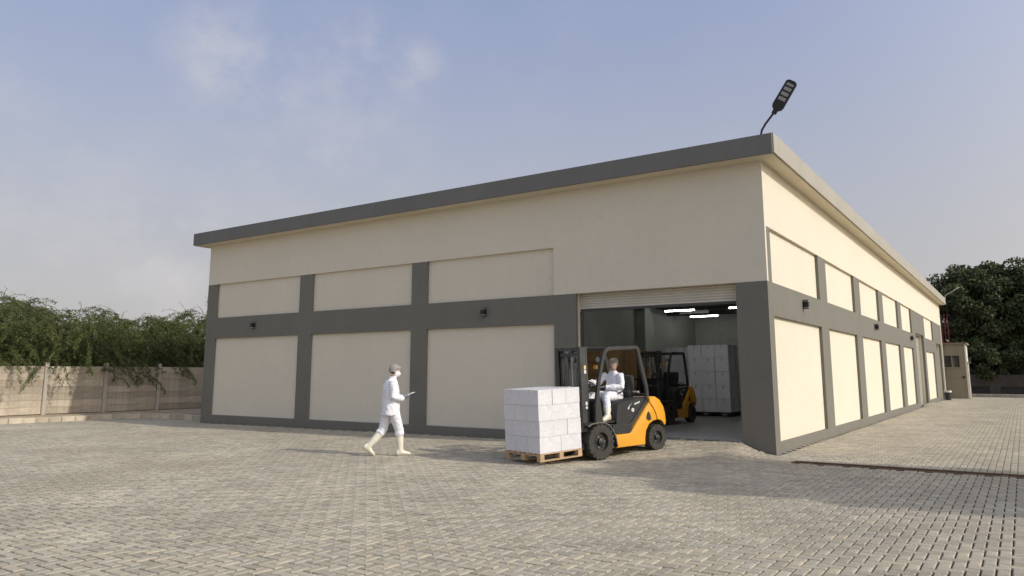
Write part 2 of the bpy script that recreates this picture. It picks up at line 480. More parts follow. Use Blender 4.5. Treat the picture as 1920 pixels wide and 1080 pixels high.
# drainage slot across the drive
dc = empty('drain_channel'); tag(dc, kind='structure')
X0, X1, YD = .62, 9.0, -1.16
def dz_(x): return float(H(x, YD))
mb = MB()
for i in range(28):
    a, b = X0+i*.3, X0+(i+1)*.3
    mb.box(a, b, YD-.045, YD+.045, dz_(a)-.10, dz_(a)-.055, black_p)
mb.build('channel_bed', dc)
for s in (-1, 1):
    mb = MB(); mb.box(X0, X1, YD+s*.075-.032, YD+s*.075+.032, dz_(3)-.07, dz_(3)+(.010 if s < 0 else .030), rust); mb.build('edge_bar', dc)
mb = MB(); mb.box(X0-.03, X0, YD-.107, YD+.107, -.07, .012, rust); mb.build('end_plate', dc)

# raised bed, kerb and precast fence on the left
bed = MB()
bedp = [(-40,-14),(-23.62,-14),(-23.62,-4.1),(-23.72,-2.4),(-23.95,0),(-23.55,.56),(-22.2,.98),(-20.4,1.04),(-19.4,1.06),(-19.4,45),(-40,45)]
bed.prism(bedp, -.1, .13, soil, 'z')
tag(bed.build('planting_bed'), kind='structure')
kr = empty('kerb'); tag(kr, kind='structure')
kp = [Vector((-23.52,-12,0)),Vector((-23.52,-4.1,0)),Vector((-23.6,-2.4,0)),Vector((-23.83,-.1,0)),Vector((-23.45,.42,0)),Vector((-22.2,.84,0)),Vector((-20.4,.9,0)),Vector((-19.25,.9,0))]
km = []
for q in range(6):
    mb = MB(); mb.cbox(-.215, .215, -.09, .09, -.12, .165+random.uniform(-.008,.012), kerb_m, .014); km.append(mb.mesh('kerb_stone'))
for a, b in zip(kp, kp[1:]):
    L_ = (b-a).length; k = max(1, round(L_/.44)); d = (b-a).normalized()
    for i in range(k):
        p = a+d*(i+.5)*L_/k
        o = inst(random.choice(km), 'kerb_stone', kr, (p.x+random.uniform(-.01,.01), p.y, float(H(p.x,p.y))), (random.uniform(-.02,.02),0,math.atan2(d.y,d.x)+random.uniform(-.02,.02)))
        o.scale = (L_/k/.44, 1, 1)

FX, FP = -24.9, 2.13
fence = empty('concrete_fence', (FX, -.3, .13), 0, 'weathered precast concrete plank fence below the drooping thorn trees left of the warehouse', 'fence')
pmh = MB(); pmh.cbox(-.08, .08, -.07, .07, -.3, 1.80, conc_post, .012); pmh.cbox(-.09, .09, -.08, .08, 1.80, 1.85, conc_post, .01); pmesh = pmh.mesh('post')
planks = []
for q in range(5):
    mb = MB(); mb.cbox(-.028, .028, -FP/2+.075, FP/2-.075, 0, .2405, conc, .009)
    planks.append(mb.mesh('plank'))
for k in range(-5, 6):
    inst(pmesh, 'post', fence, (0, k*FP, 0), (0, 0, 0))
    if k < 5:
        for r_ in range(7):
            inst(random.choice(planks), 'plank', fence, (random.uniform(-.006,.006), (k+.5)*FP, .02+r_*.242), (random.uniform(-.004,.004), random.uniform(-.015,.015), 0))
# ------------------------------------------------------------------ the warehouse
wh = empty('warehouse', (0,0,0), 0, 'long cream and grey rendered warehouse with flat overhanging roof and open roller door', 'warehouse')
T_, B_, t_, b_, WZ = 4.92*K, 3.683*K, 2.941*K, .221*K, 6.39*K
FE, SE = -20.33*K, 42.47*K
Z0 = -.3
D1, DR = -4.77*K, -.70*K
TH = .10
def fr(name, x0, x1, z0, z1, m, sc=K):
    return B(name, (x0, x1, 0, TH, z0, z1), m, wh)
def sr(name, y0, y1, z0, z1, m):
    return B(name, (-TH, 0, y0, y1, z0, z1), m, wh)
rec = .075
c0 = (FE, -19.77*K); c1_ = (-15.24*K, -14.62*K); c2_ = (-10.295*K, -9.70*K); c3_ = (-5.41*K, D1)
# front face, proud layer
fr('plinth', FE, D1, Z0, b_, grey)
for a, b in (c0, c1_, c2_): fr('pillar', a, b, b_, T_, grey)
fr('pillar', c3_[0], c3_[1], b_, t_, grey)
for a, b in ((c0[1], c1_[0]), (c1_[1], c2_[0]), (c2_[1], D1)): fr('band_beam', a, b, t_, B_, grey)
fr('upper_wall', FE, 0, T_, WZ, cream_up)
fr('upper_wall', c3_[0], 0, B_, T_, cream_up)
fr('door_pier', DR, 0, Z0, B_, grey)
# recessed cream panels
for a, b in ((c0[1], c1_[0]), (c1_[1], c2_[0]), (c2_[1], c3_[0])):
    B('wall_panel', (a, b, rec, TH, b_, t_), cream, wh)
    B('wall_panel', (a, b, rec, TH, B_, T_), cream, wh)
# backing wall
B('wall_core', (FE, D1, TH, .30, Z0, WZ), cream, wh)
B('wall_core', (D1, DR, TH, .30, B_, WZ), cream, wh)
B('wall_core', (DR, -.30, TH, .30, Z0, WZ), cream, wh)
# side face
pil = [(TH, .39*K), (5.16*K, 6.11*K), (10.46*K, 11.51*K), (15.6*K, 16.68*K), (21.01*K, 22.13*K), (25.92*K, 27.2*K), (31.0*K, 31.87*K), (36.7*K, 38.1*K), (41.4*K, SE)]
for a, b in pil: sr('pillar', a, b, b_, T_, grey)
sr('plinth', TH, 27.2*K, Z0, b_, grey)
sr('plinth', 31.0*K, 38.1*K, Z0, b_, grey)
sr('plinth', 41.4*K, SE, Z0, b_, grey)
sr('upper_wall', TH, SE, T_, WZ, cream_up)
sr('door_lintel', 27.2*K, 31.0*K, 3.77*K, T_, grey)
sr('door_lintel', 38.1*K, 41.4*K, 3.6*K, T_, grey)
for (a, b) in ((pil[0][1], pil[1][0]), (pil[1][1], pil[2][0]), (pil[2][1], pil[3][0]), (pil[3][1], pil[4][0]), (pil[4][1], pil[5][0]), (pil[6][1], pil[7][0])):
    sr('band_beam', a, b, t_, B_, grey)
    B('wall_panel', (-TH, -rec, a, b, b_, t_), cream, wh)
    B('wall_panel', (-TH, -rec, a, b, B_, T_), cream, wh)
B('wall_core', (-.30, -TH, TH, 27.2*K, Z0, WZ), cream, wh)
B('wall_core', (-.30, -TH, 31.0*K, 38.1*K, Z0, WZ), cream, wh)
B('wall_core', (-.30, -TH, 41.4*K, SE, Z0, WZ), cream, wh)
for a, b, zt in ((27.2*K, 31.0*K, 3.77*K), (38.1*K, 41.4*K, 3.6*K)):
    B('wall_core', (-.30, -TH, a, b, zt, WZ), cream, wh)
    d = B('side_door', (-.29, -.24, a, b, Z0, zt), door_m, wh)
    for k in range(1, 6):
        z = .15+k*(zt-.15)/6
        B('door_rib', (-.24, -.225, a+.05, b-.05, z-.015, z+.015), door_m, d)
    B('door_handle', (-.24, -.19, (a+b)/2-.02, (a+b)/2+.02, 1.0, 1.25), lampblk, d)
B('wall_left', (FE, FE+.3, .30, SE-.3, Z0, WZ), cream, wh)
B('wall_rear', (FE, 0, SE, SE+.3, Z0, WZ), cream, wh)
# roof slab: fascia boards and soffit
O = .40*K; OL = .526*K
RT, RB = 6.853*K, 6.425*K
XL, XR, YF, YB = FE-OL, O, -O, SE+.3+O
B('soffit', (XL+.05, XR-.05, YF+.05, YB-.05, WZ, RB), soffit_m, wh)
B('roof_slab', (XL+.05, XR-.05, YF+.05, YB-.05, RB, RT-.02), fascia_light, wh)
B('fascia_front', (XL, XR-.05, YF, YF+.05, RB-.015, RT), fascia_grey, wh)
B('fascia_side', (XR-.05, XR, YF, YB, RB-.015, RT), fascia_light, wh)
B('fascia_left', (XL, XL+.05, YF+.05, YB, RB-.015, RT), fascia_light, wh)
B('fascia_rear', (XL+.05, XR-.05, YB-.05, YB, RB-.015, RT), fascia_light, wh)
# interior: floor, partitions, column, ceiling
FL = .225
B('interior_floor', (FE+.3, -.30, .02, SE, -.2, FL), int_floor, wh)
bpy.data.objects.get('interior_floor').scale = (1,1,1)
IL, IB, IC = -7.8, 16.8, 4.15
B('partition_wall', (IL-.12, IL, .30, IB, FL, IC), inner_wall, wh)
B('partition_wall', (IL, -.30, IB, IB+.12, FL, IC), inner_wall, wh)
B('partition_wall', (IL, DR-3.8, .30, .33, FL, IC), inner_wall, wh)
B('partition_wall', (-.33, -.30, .33, IB, FL, IC), inner_wall, wh)
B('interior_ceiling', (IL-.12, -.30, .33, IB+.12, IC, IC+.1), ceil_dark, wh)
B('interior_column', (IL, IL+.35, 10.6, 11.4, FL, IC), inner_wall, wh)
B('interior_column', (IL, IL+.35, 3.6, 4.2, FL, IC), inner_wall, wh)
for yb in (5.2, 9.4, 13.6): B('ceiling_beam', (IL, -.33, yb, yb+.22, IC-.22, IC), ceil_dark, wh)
# roller shutter, mostly rolled up
SY = .24; SB = 3.045
sh = B('roller_shutter', (D1, DR-.0, SY+.012, SY+.03, SB+.03, B_), shut_m, wh)
ns = 6; hh = (B_-SB-.05)/ns
for k in range(ns):
    mb = MB(); z = SB+.05+k*hh
    mb.prism([(SY+.012, z+.004), (SY-.012, z+hh*.25), (SY-.012, z+hh*.75), (SY+.012, z+hh-.004)], D1+.03, DR-.03, shut_m, 'x')
    mb.build('slat', sh)
B('bottom_rail', (D1+.02, DR-.02, SY-.02, SY+.012, SB, SB+.05), mat('shutter_rail', (.06,.06,.055), .6), sh)
for x in (D1+.0, DR-.06): B('guide_rail', (x+.0, x+.06, SY-.03, SY+.04, FL, SB), mat('guide_rail_dark', (.07,.07,.065), .6), wh)
B('shutter_box', (D1, DR, .31, .75, 3.3, 3.9), shut_m, wh)

# wall lamps on the grey band
def wall_lamp(loc, rz, label):
    e = empty('wall_lamp', loc, rz, label, 'wall lamp', 'black up and down wall lamps on the grey band')
    B('back_plate', (-.05, .05, -.012, 0, -.10, .10), lampblk, e)
    B('lamp_body', (-.055, .055, -.13, -.012, -.065, .065), lampblk, e, .008)
    for s in (-1, 1):
        B('lens_ring', (-.045, .045, -.12, -.022, min(s*.066, s*.088), max(s*.066, s*.088)), led_m, e)
        B('cap', (-.05, .05, -.125, -.02, min(s*.09, s*.105), max(s*.09, s*.105)), lampblk, e)
for x, lb in ((-17.53, 'black wall lamp on the grey band at the far left of the front'), (-7.61, 'small black wall lamp on the front grey band between the walker and the door')):
    wall_lamp((x*K, 0, 3.34*K), 0, lb)
for y, lb in ((3.15, 'black wall lamp on the sunlit side wall nearest the building corner'), (14.21, 'black wall lamp midway along the sunlit side wall'), (25.0, 'black wall lamp on the side wall just before the side door, farthest of three')):
    wall_lamp((0, y*K, 3.40*K), R(90), lb)

# street lamp on the roof corner
sl = empty('roof_street_lamp', (.11, -.28, 6.30), 0, 'black LED street lamp on a bent pole above the roof corner', 'street lamp')
mb = MB(); mb.tube([(0,0,-.02),(0,0,.18),(.02,0,.26),(.10,0,.38),(.26,0,.56),(.30,0,.62)], .022, lampblk, 8); mb.build('pole', sl, 60)
mb = MB(); mb.box(-.08, .08, -.08, .08, -.015, .01, lampblk); mb.build('base_plate', sl)
hd = Vector((.56, 0, .83)).normalized(); nrm = Vector((.25, -.90, 0)); nrm = (nrm-hd*nrm.dot(hd)).normalized(); sdv = hd.cross(nrm)
Mh = Matrix((( hd.x, sdv.x, nrm.x, .27),(hd.y, sdv.y, nrm.y, 0),(hd.z, sdv.z, nrm.z, .56),(0,0,0,1)))
mb = MB(); mb.prism([(0,-.045),(.08,-.05),(.12,-.10),(.18,-.12),(.70,-.115),(.73,-.09),(.745,-.05),(.745,.05),(.73,.09),(.70,.115),(.18,.12),(.12,.10),(.08,.05),(0,.045)], -.04, .03, lampblk, 'z')
mb.v = [tuple(Mh @ Vector(p)) for p in mb.v]; mb.build('lamp_head', sl)
for k in range(4):
    mb = MB(); a = .30+k*.108; mb.box(a, a+.07 - (.02 if k == 3 else 0), -.075, .075, .03, .036, led_m, Mh); mb.build('led_module', sl)

# small lamp at the far end of the eave
el = empty('eave_lamp', (.42, SE, 6.42), 0, 'thin pale lamp arm sticking out past the far end of the eaves', 'street lamp')
mb = MB(); mb.tube([(0,0,-.05),(0,0,.1),(.12,0,.22),(.55,0,.45)], .018, trimw, 6); mb.build('arm', el)
mb = MB(); mb.prism([(.5,-.04),(.85,-.06),(.85,.06),(.5,.04)], .43, .47, trimw, 'z'); mb.v=[(x,y,z+(x-.5)*.5) for x,y,z in mb.v]; mb.build('lamp_head', el)

# ceiling tube lights
def tube_light(x, y, lab, lit=True, ln=1.2):
    e = empty('tube_light', (x, y, IC-.22 if 0 else IC), 0, lab, 'tube light', 'tube lights under the dark ceiling')
    B('housing', (-ln/2, ln/2, -.05, .05, -.20, -.14), mat('tube_housing', (.3,.3,.3), .5), e)
    mb = MB(); mb.tube([(-ln/2+.02,0,-.225),(ln/2-.02,0,-.225)], .022, tube_m if lit else dim_m, 8); mb.build('tube', e, 60)
    for s in (-1, 1): B('hanger', (s*ln*.4-.01, s*ln*.4+.01, -.01, .01, -.14, 0), lampblk, e)
tube_light(-6.35, 11.3, 'lit ceiling tube light on the left seen just below the shutter edge')
tube_light(-6.55, 14.5, 'lit ceiling tube light lower in view, in the middle of the doorway')
tube_light(-6.30, 12.7, 'unlit grey ceiling tube just above the middle lit tube', False)
tube_light(-5.2, 2.9, 'added fill tube light just inside the door on the left, hidden by the shutter')  # unseen pair of tubes added to brighten the indoor stacks
tube_light(-2.4, 2.9, 'added fill tube light just inside the door on the right, hidden by the shutter')
tube_light(-5.9, 5.6, 'added fill tube light near the door, hidden above the shutter edge on the left')  # second unseen pair, added as fill light for the stacks
tube_light(-2.9, 5.6, 'added fill tube light near the door, hidden above the shutter edge on the right')
tube_light(-3.85, 11.2, 'lit ceiling tube light half hidden by the right door pier')

# cartons indoors
def carton_mesh(w, d, h, m, mt, c=.008):
    mb = MB(); mb.cbox(-w/2+.004, w/2-.004, -d/2+.004, d/2-.004, .002, h-.002, m, c)
    o = mb
    t = MB(); t.box(-.025, .025, -d/2, d/2, h-.003, h+.0005, mt); t.box(-.025, .025, -d/2+.0025, -d/2+.0035, h*.72, h-.002, mt); t.box(-.025, .025, d/2-.0035, d/2-.0025, h*.72, h-.002, mt)
    return mb.mesh('carton'), t.mesh('tape')
def carton(ms, loc, rz, label, group, M=None):
    o = bpy.data.objects.new('carton', ms[0]); col.objects.link(o)
    if M is None: o.location = loc; o.rotation_euler = (0,0,rz)
    else: o.matrix_world = M @ Matrix.Translation(loc) @ Matrix.Rotation(rz, 4, 'Z')
    tag(o, label, 'carton', group)
    t = bpy.data.objects.new('tape', ms[1]); col.objects.link(t); t.parent = o
    return o
ORD = ['bottom', 'second', 'third', 'fourth', 'top']
def ordn(r_, nr): return 'top' if r_ == nr-1 else ORD[r_]
wp = carton_mesh(.45, .46, .43, wc_in, tape)
def pallet_black(x0, x1, y0, y1, lab):
    e = empty('plastic_pallet', ((x0+x1)/2, (y0+y1)/2, FL), 0, lab, 'pallet')
    w2, d2 = (x1-x0)/2, (y1-y0)/2
    B('deck', (-w2, w2, -d2, d2, .09, .13), blk_pallet, e)
    for a in (-1, 0, 1): B('runner', (a*(w2-.08)-.06, a*(w2-.08)+.06, -d2, d2, 0, .09), blk_pallet, e)
CX, CY = -3.62, 8.42
pallet_black(CX-1.40, CX+.02, CY-.02, CY+1.0, 'black plastic pallet under the white cartons indoors at the right')
COLN = ['left', 'middle', 'right']
for r_ in range(5):
    for c in range(3):
        for d in range(2):
            if d == 1 and c < 2 : continue
            carton(wp, (CX-.225-(2-c)*.455+random.uniform(-.008,.008), CY+.23+d*.47+random.uniform(-.008,.008), FL+.13+r_*.431), random.uniform(-.012,.012),
                   f'indoor white carton in the {ordn(r_,5)} layer of the right stack, {COLN[c]} column' + (', second row' if d else ''), 'white cartons stacked indoors')
LX, LY = -5.95, 10.0
pallet_black(LX-.85, LX+.7, LY-.02, LY+1.0, 'black plastic pallet behind the second forklift under white cartons')
for r_ in range(5):
    for c in range(2):
        carton(wp, (LX-.25+c*.455, LY+.23, FL+.13+r_*.431), random.uniform(-.012,.012), f'indoor white carton in the {ordn(r_,5)} layer behind the second forklift, {"left" if c==0 else "right"} column', 'white cartons stacked indoors')
bm_ = [carton_mesh(.62, .50, .40, brown_cart, brown_tape), carton_mesh(.55, .55, .47, brown_cart, brown_tape)]
stacks = [(-7.35, 6.3, 0, 5, 'leftmost brown stack along the inner wall', 2), (-7.3, 8.0, 0, 5, 'brown stack behind the driver\'s head', 2), (-7.2, 9.7, 1, 4, 'brown stack behind the rear post of the front forklift', 1), (-5.9, 6.9, 0, 3, 'low brown stack right of the driver', 1), (-6.6, 13.0, 0, 5, 'tall brown stack behind the second forklift', 2)]
for x, y, k, nr, nm, nc in stacks:
    h = (.40, .47)[k]
    pallet_black(x-.35, x+.35+(nc-1)*.63, y-.3, y+.3, 'black plastic pallet under the '+nm)
    for r_ in range(nr):
        for c in range(nc):
            carton(bm_[k], (x+c*.63+random.uniform(-.015,.015), y+random.uniform(-.02,.02), FL+.13+r_*(h+.001)), random.uniform(-.03,.03),
                   f'brown carton, {ordn(r_,nr)} layer of the {nm}' + ((', left column', ', right column')[c] if nc > 1 else ''), 'brown cartons stacked indoors')

# guard cabin beyond the far end
gc = empty('guard_cabin', (0, 40.6, 0), 0, 'small cream guard cabin with barred window beyond the far end of the warehouse', 'cabin')
cx0, cx1, cz = -.4, 1.2, 3.43
B('wall_front', (cx0, cx1, 0, .1, -.1, cz), cabin_m, gc)
gcw = B('wall_side', (cx1-.1, cx1, .1, 2.6, -.1, cz), trimw, gc)
B('wall_rear', (cx0, cx1-.1, 2.5, 2.6, -.1, cz), cabin_m, gc)
B('roof', (cx0-.05, cx1+.12, -.1, 2.7, cz, cz+.12), mat('cabin_roof', (.2,.16,.12), .9, .1), gc)
B('corner_post', (cx1-.02, cx1+.06, -.03, .12, -.1, cz), trimw, gc)
dr = B('door', (cx1+.0, cx1+.035, .9, 1.9, 0, 2.2), trimw, gc)
B('door_frame', (cx1, cx1+.06, .78, .9, 0, 2.35), cabin_m, gc); B('door_frame', (cx1, cx1+.06, 1.9, 2.02, 0, 2.35), cabin_m, gc)
wn = B('window', (.02, .86, -.012, 0, 1.98, 2.72), glass, gc)
for a, b, c, d in ((-.04,.02,1.92,2.78),(.86,.92,1.92,2.78),(.02,.86,1.92,1.98),(.02,.86,2.72,2.78),(.42,.46,1.98,2.72)): B('frame', (a,b,-.05,0,c,d), cabin_m, wn)
for k in range(5): 
    x = .13+k*.155; B('bar', (x, x+.015, -.04, -.025, 1.98, 2.72), lampblk, wn)
B('meter_box', (.95, 1.07, -.06, 0, 1.3, 1.42), lampblk, gc)
wl = empty('cabin_lamp', (cx1+.06, 41.1, 2.6), 0, 'small lantern on the right wall of the guard cabin', 'lamp')
B('bracket', (0, .15, -.015, .015, .0, .03), lampblk, wl); B('lantern', (.08, .2, -.06, .06, -.3, 0), lampblk, wl, .02); B('lens', (.1, .18, -.04, .04, -.36, -.3), led_m, wl)
# red pipe frame on the cabin
rf = empty('red_pipe_frame', (.02, 40.75, 3.42), 0, 'dark red metal pipe frame standing on the guard cabin roof', 'pipe frame')
for x in (0, .18, .36):
    mb = MB(); mb.tube([(x,0,0),(x+.0,0,2.0)], .03, redp, 6); mb.build('upright', rf, 60)
for z in (.35, .8, 1.25, 1.7):
    mb = MB(); mb.tube([(0,0,z),(.36,0,z)], .022, redp, 6); mb.build('rung', rf, 60)
# bin by the wall
bn = empty('waste_bin', (.30, 37.2, 0), 0, 'dark bin with white rim standing by the side wall at the far end', 'bin')
mb = MB(); mb.tube([(0,0,0),(0,0,.46)], [.15,.19], mat('bin_dark', (.03,.03,.03), .5), 14); mb.build('bin_body', bn, 60)
mb = MB(); mb.tube([(0,0,.46),(0,0,.56)], [.205,.205], trimw, 14); mb.build('rim', bn, 60)
# side door pad
# distant dark boundary wall with gaps and kerb
YW = 51
bw = empty('boundary_wall', (0, YW, 0), 0, 'dark old boundary wall with low openings under the big trees', 'wall')
B('wall_top', (-14, 42, 0, .25, .62, 1.5), bwall, bw)
x = -14
while x < 41:
    B('pier', (x, x+.7, 0, .25, -.1, .62), bwall, bw); B('opening_back', (x+.7, x+3.2, .18, .25, -.1, .62), black_p, bw); x += 3.2
fk = empty('far_kerb', (0, YW-4.2, 0)); tag(fk, kind='structure')
x = .8
mbk = MB(); mbk.cbox(-.49, .49, -.1, .1, -.1, .17, kerb_m, .015); mk_ = mbk.mesh('kerb_stone')
while x < 30:
    inst(mk_, 'kerb_stone', fk, (x, 0, 0)); x += 1.0
mb = MB(); mb.box(-20, 60, YW-4.1, YW+30, -.11, .06, soil); tag(mb.build('far_ground'), kind='structure')
# ------------------------------------------------------------------ forklift (local X forward, Y left, Z up; origin under the front axle)
def wheel(parent, X, Y, r, wdt, rr):
    s = 1 if Y > 0 else -1
    mb = MB()
    prof = [(rr, -.5), (rr+.25*(r-rr), -.52), (r*.93, -.5), (r*.985, -.40), (r*.985, .40), (r*.93, .5), (rr+.25*(r-rr), .52), (rr, .5)]
    n = 36; rings = []
    for j in range(n):
        a = 2*math.pi*j/n
        rings.append([Vector((math.cos(a)*p[0], p[1]*wdt, math.sin(a)*p[0])) for p in prof])
    rings.append(rings[0]); mb.rings(rings, rubber, cap=False)
    nl = 20
    for j in range(nl):
        for sd_ in (-1, 1):
            a = 2*math.pi*(j+(.25 if sd_ > 0 else -.25))/nl
            T = Matrix.Rotation(-a, 4, 'Y')
            y0, y1 = (wdt*.06, wdt*.515) if sd_ > 0 else (-wdt*.515, -wdt*.06)
            dw = r*math.pi/nl*.62
            mb.box(r*.93, r*1.012, y0, y1, -dw, dw, rubber, T)
    w_ = mb.build('wheel', parent, 30, (X, Y, r))
    mb = MB()
    yo = s*wdt*.5
    f = lambda q: yo*q
    mb.tube([(0,f(.2),0),(0,f(.55),0)], [rr*.99, rr*.99], rim_m, 24)
    mb.tube([(0,f(.6),0),(0,f(1.05),0)], [rr*1.06, rr*1.02], rim_m, 24, cap=False)
    mb.tube([(0,f(.55),0),(0,f(.95),0),(0,f(1.1),0)], [rr*.42, rr*.38, rr*.2], rim_m, 16)
    for j in range(6):
        a = 2*math.pi*j/6; p = (math.cos(a)*rr*.62, math.sin(a)*rr*.62)
        mb.tube([(p[0], f(.5), p[1]), (p[0], f(.72), p[1])], .016*r/.33, chrome if j % 2 else rim_m, 6)
    mb.build('rim', w_, 40)
    return w_
def build_forklift(label, group, dirty=False):
    e = empty('forklift', (0,0,0), 0, label, 'forklift', group)
    RF, RRr = .325, .25
    for y in (.47, -.47): wheel(e, 0, y, RF, .21, .17)
    for y in (.44, -.44): wheel(e, -1.6, y, RRr, .17, .125)
    # axles
    mb = MB(); mb.tube([(0,-.4,.32),(0,.4,.32)], .08, black_p, 10); mb.tube([(-1.6,-.4,.25),(-1.6,.4,.25)], .06, black_p, 10); mb.box(-1.75,-1.0,-.30,.30,.14,.5, black_p); mb.box(-1.0,.25,-.36,.36,.15,.60, black_p); mb.build('axle_housing', e, 40)
    # yellow side panels of the chassis
    prof = [(-.42,.17),(-1.22,.155),(-1.235,.30),(-1.27,.43),(-1.36,.545),(-1.48,.60),(-1.60,.615),(-1.575,.72),(-1.51,.85),(-1.395,.985),(-.90,.50),(-.83,.425),(-.42,.44)]
    for s in (1, -1):
        b = bmesh.new()
        vs_ = [b.verts.new((p[0], s*.38, p[1])) for p in prof]; vo = [b.verts.new((p[0], s*.545, p[1])) for p in prof]
        b.faces.new(vs_); fo = b.faces.new(vo[::-1])
        n = len(prof)
        for i in range(n): b.faces.new([vs_[i], vo[i], vo[(i+1)%n], vs_[(i+1)%n]])
        bmesh.ops.recalc_face_normals(b, faces=b.faces)
        bmesh.ops.bevel(b, geom=[ed for ed in b.edges if all(v.co.y*s > .5 for v in ed.verts)], offset=.028, segments=3, affect='EDGES', profile=.6)
        me_ = bpy.data.meshes.new('side_panel'); b.to_mesh(me_); b.free(); me_.materials.append(yellow)
        me_.polygons.foreach_set('use_smooth', [True]*len(me_.polygons)); me_.set_sharp_from_angle(angle=R(35))
        sp = inst(me_, 'side_panel', e)
        # tear shaped recess with a dark back
        mb = MB()
        tp = [(-1.335,.815),(-1.30,.76),(-1.275,.70),(-1.285,.645),(-1.33,.615),(-1.385,.62),(-1.425,.645),(-1.415,.71),(-1.385,.78)]
        cxx, czz = sum(p[0] for p in tp)/9, sum(p[1] for p in tp)/9
        rg = [[Vector((cxx+(p[0]-cxx)*q, s*y, czz+(p[1]-czz)*q)) for p in tp] for q, y in ((1.14,.5455),(1.08,.549),(.95,.547),(.86,.5462))]
        mb.rings(rg[:3], yellow, cap=False); mb.build('recess_rim', sp, 60)
        mb = MB(); mb.add(rg[3], [tuple(range(9))], black_p); mb.add(rg[2], [tuple(range(9))], black_p); mb.build('recess', sp, fix=False)
    # counterweight: lofted across Y with rounded rear corners
    cp = [(-1.405,1.00),(-1.40,1.085),(-1.47,1.10),(-1.58,1.085),(-1.70,1.01),(-1.79,.88),(-1.835,.72),(-1.845,.56),(-1.83,.50),(-1.80,.49),(-1.77,.55),(-1.70,.60),(-1.62,.615),(-1.60,.66),(-1.575,.75),(-1.51,.87)]
    rg = []
    for y, back, sh_ in ((-.545,0.,.012),(-.53,.02,0),(-.47,.08,0),(-.30,.14,0),(0,.16,0),(.30,.14,0),(.47,.08,0),(.53,.02,0),(.545,0.,.012)):
        r_ = []
        for (X, z) in cp:
            wgt = min(1, max(0, (-X-1.50)/.3)); bx_ = X-back*wgt
            cxm, czm = -1.6, .8
            r_.append(Vector((bx_+(cxm-bx_)*sh_*3, y, z+(czm-z)*sh_*3)))
        rg.append(r_)
    mb = MB(); mb.rings(rg, yellow); mb.build('counterweight', e, 50)
    B('tow_bracket', (-2.03, -1.9, -.07, .07, .42, .56), black_p, e)
    B('lower_counterweight', (-1.93, -1.60, -.33, .33, .30, .60), black_p, e, .02)
    # hood under the seat
    mb = MB()
    hp = [(-.50,.70),(-.545,.98),(-.60,1.035),(-.75,1.06),(-1.30,1.10),(-1.385,1.08),(-1.39,1.01),(-.92,.585),(-.86,.56),(-.50,.56)]
    rg = [[Vector((X+(0 if abs(y) < .44 else (-.9-X)*.05), y, z-(0 if abs(y) < .44 else .02*(z > .9)))) for X, z in hp] for y in (-.475,-.44,-.40,.40,.44,.475)]
    mb.rings(rg, plast); hood = mb.build('hood', e, 40)
    # white marks on the hood
    mb = MB()
    yy = .4775
    pts = [(-.86,.88),(-.88,.93),(-.92,.965),(-.97,.995),(-1.02,1.015)]
    wds = [.018,.014,.009,.006,.003]
    for (a, b_2, wa, wb) in zip(pts, pts[1:], wds, wds[1:]):
        mb.add([(a[0]+wa,yy,a[1]),(a[0]-wa,yy,a[1]+.004),(b_2[0]-wb,yy,b_2[1]+.004),(b_2[0]+wb,yy,b_2[1])], [(0,1,2,3)], sticker)
    for k in range(6):
        x0 = -1.035-k*.026; z0 = .955+k*.006
        mb.add([(x0,yy,z0),(x0-.021,yy,z0+.003),(x0-.030,yy,z0+.036+k*.001),(x0-.010,yy,z0+.034)], [(0,1,2,3)], sticker)
    mb.build('side_decal', hood, fix=False)
    mb = MB(); mb.tube([(-.985,.474,.86),(-.985,.4785,.86)], .038, sticker, 20); mb.tube([(-.985,.478,.86),(-.985,.4795,.86)], .018, black_p, 3); mb.build('round_sticker', hood)
    # floor, step, cowl
    B('floor_plate', (-.62, .05, -.44, .44, .655, .69), black_p, e)
    mb = MB(); mb.prism([(-.44,.45),(-.82,.435),(-.88,.50),(-.88,.56),(-.36,.62),(-.36,.50)], .38, .53, plast); mb.build('step', e)
    mb = MB(); mb.prism([(-.44,.45),(-.82,.435),(-.88,.50),(-.88,.56),(-.36,.62),(-.36,.50)], -.53, -.38, plast); mb.build('step', e)
    B('step_tread', (-.80, -.45, .40, .56, .437, .455), frame_p, e)
    mb = MB(); mb.prism([(.0,.66),(.02,1.0),(-.0,1.10),(-.10,1.14),(-.17,1.08),(-.14,.9),(-.10,.69)], -.40, .40, plast); dash = mb.build('dashboard', e)
    mb = MB(); mb.tube([(-.10,0,1.05),(-.30,0,1.32)], .035, plast, 8); st = mb.build('steering_column', e, 60)
    mb = MB(); c = Vector((-.335,0,1.36)); nv = Vector((-.68,0,.73)).normalized(); u_ = Vector((0,1,0)); v_ = nv.cross(u_)
    ring = [c+(u_*math.cos(2*math.pi*j/20)+v_*math.sin(2*math.pi*j/20))*.165 for j in range(21)]
    mb.tube(ring, .014, plast, 6, cap=False); mb.tube([c-u_*.16, c, c+u_*.16], .012, plast, 6); mb.tube([c, c-v_*.16], .012, plast, 6)
    mb.tube([c-nv*.03, c+nv*.02], .04, plast, 8); mb.tube([ring[14], ring[14]+nv*.06], [.016,.02], plast, 8); mb.build('steering_wheel', st, 60)
    for k in range(3):
        mb = MB(); mb.tube([(-.08,-.18-k*.06,1.10),(-.14,-.18-k*.06,1.28)], .008, chrome, 6); mb.ell((-.14,-.18-k*.06,1.29),(.018,.018,.024), plast, 8, 6); mb.build('lever', dash, 60)
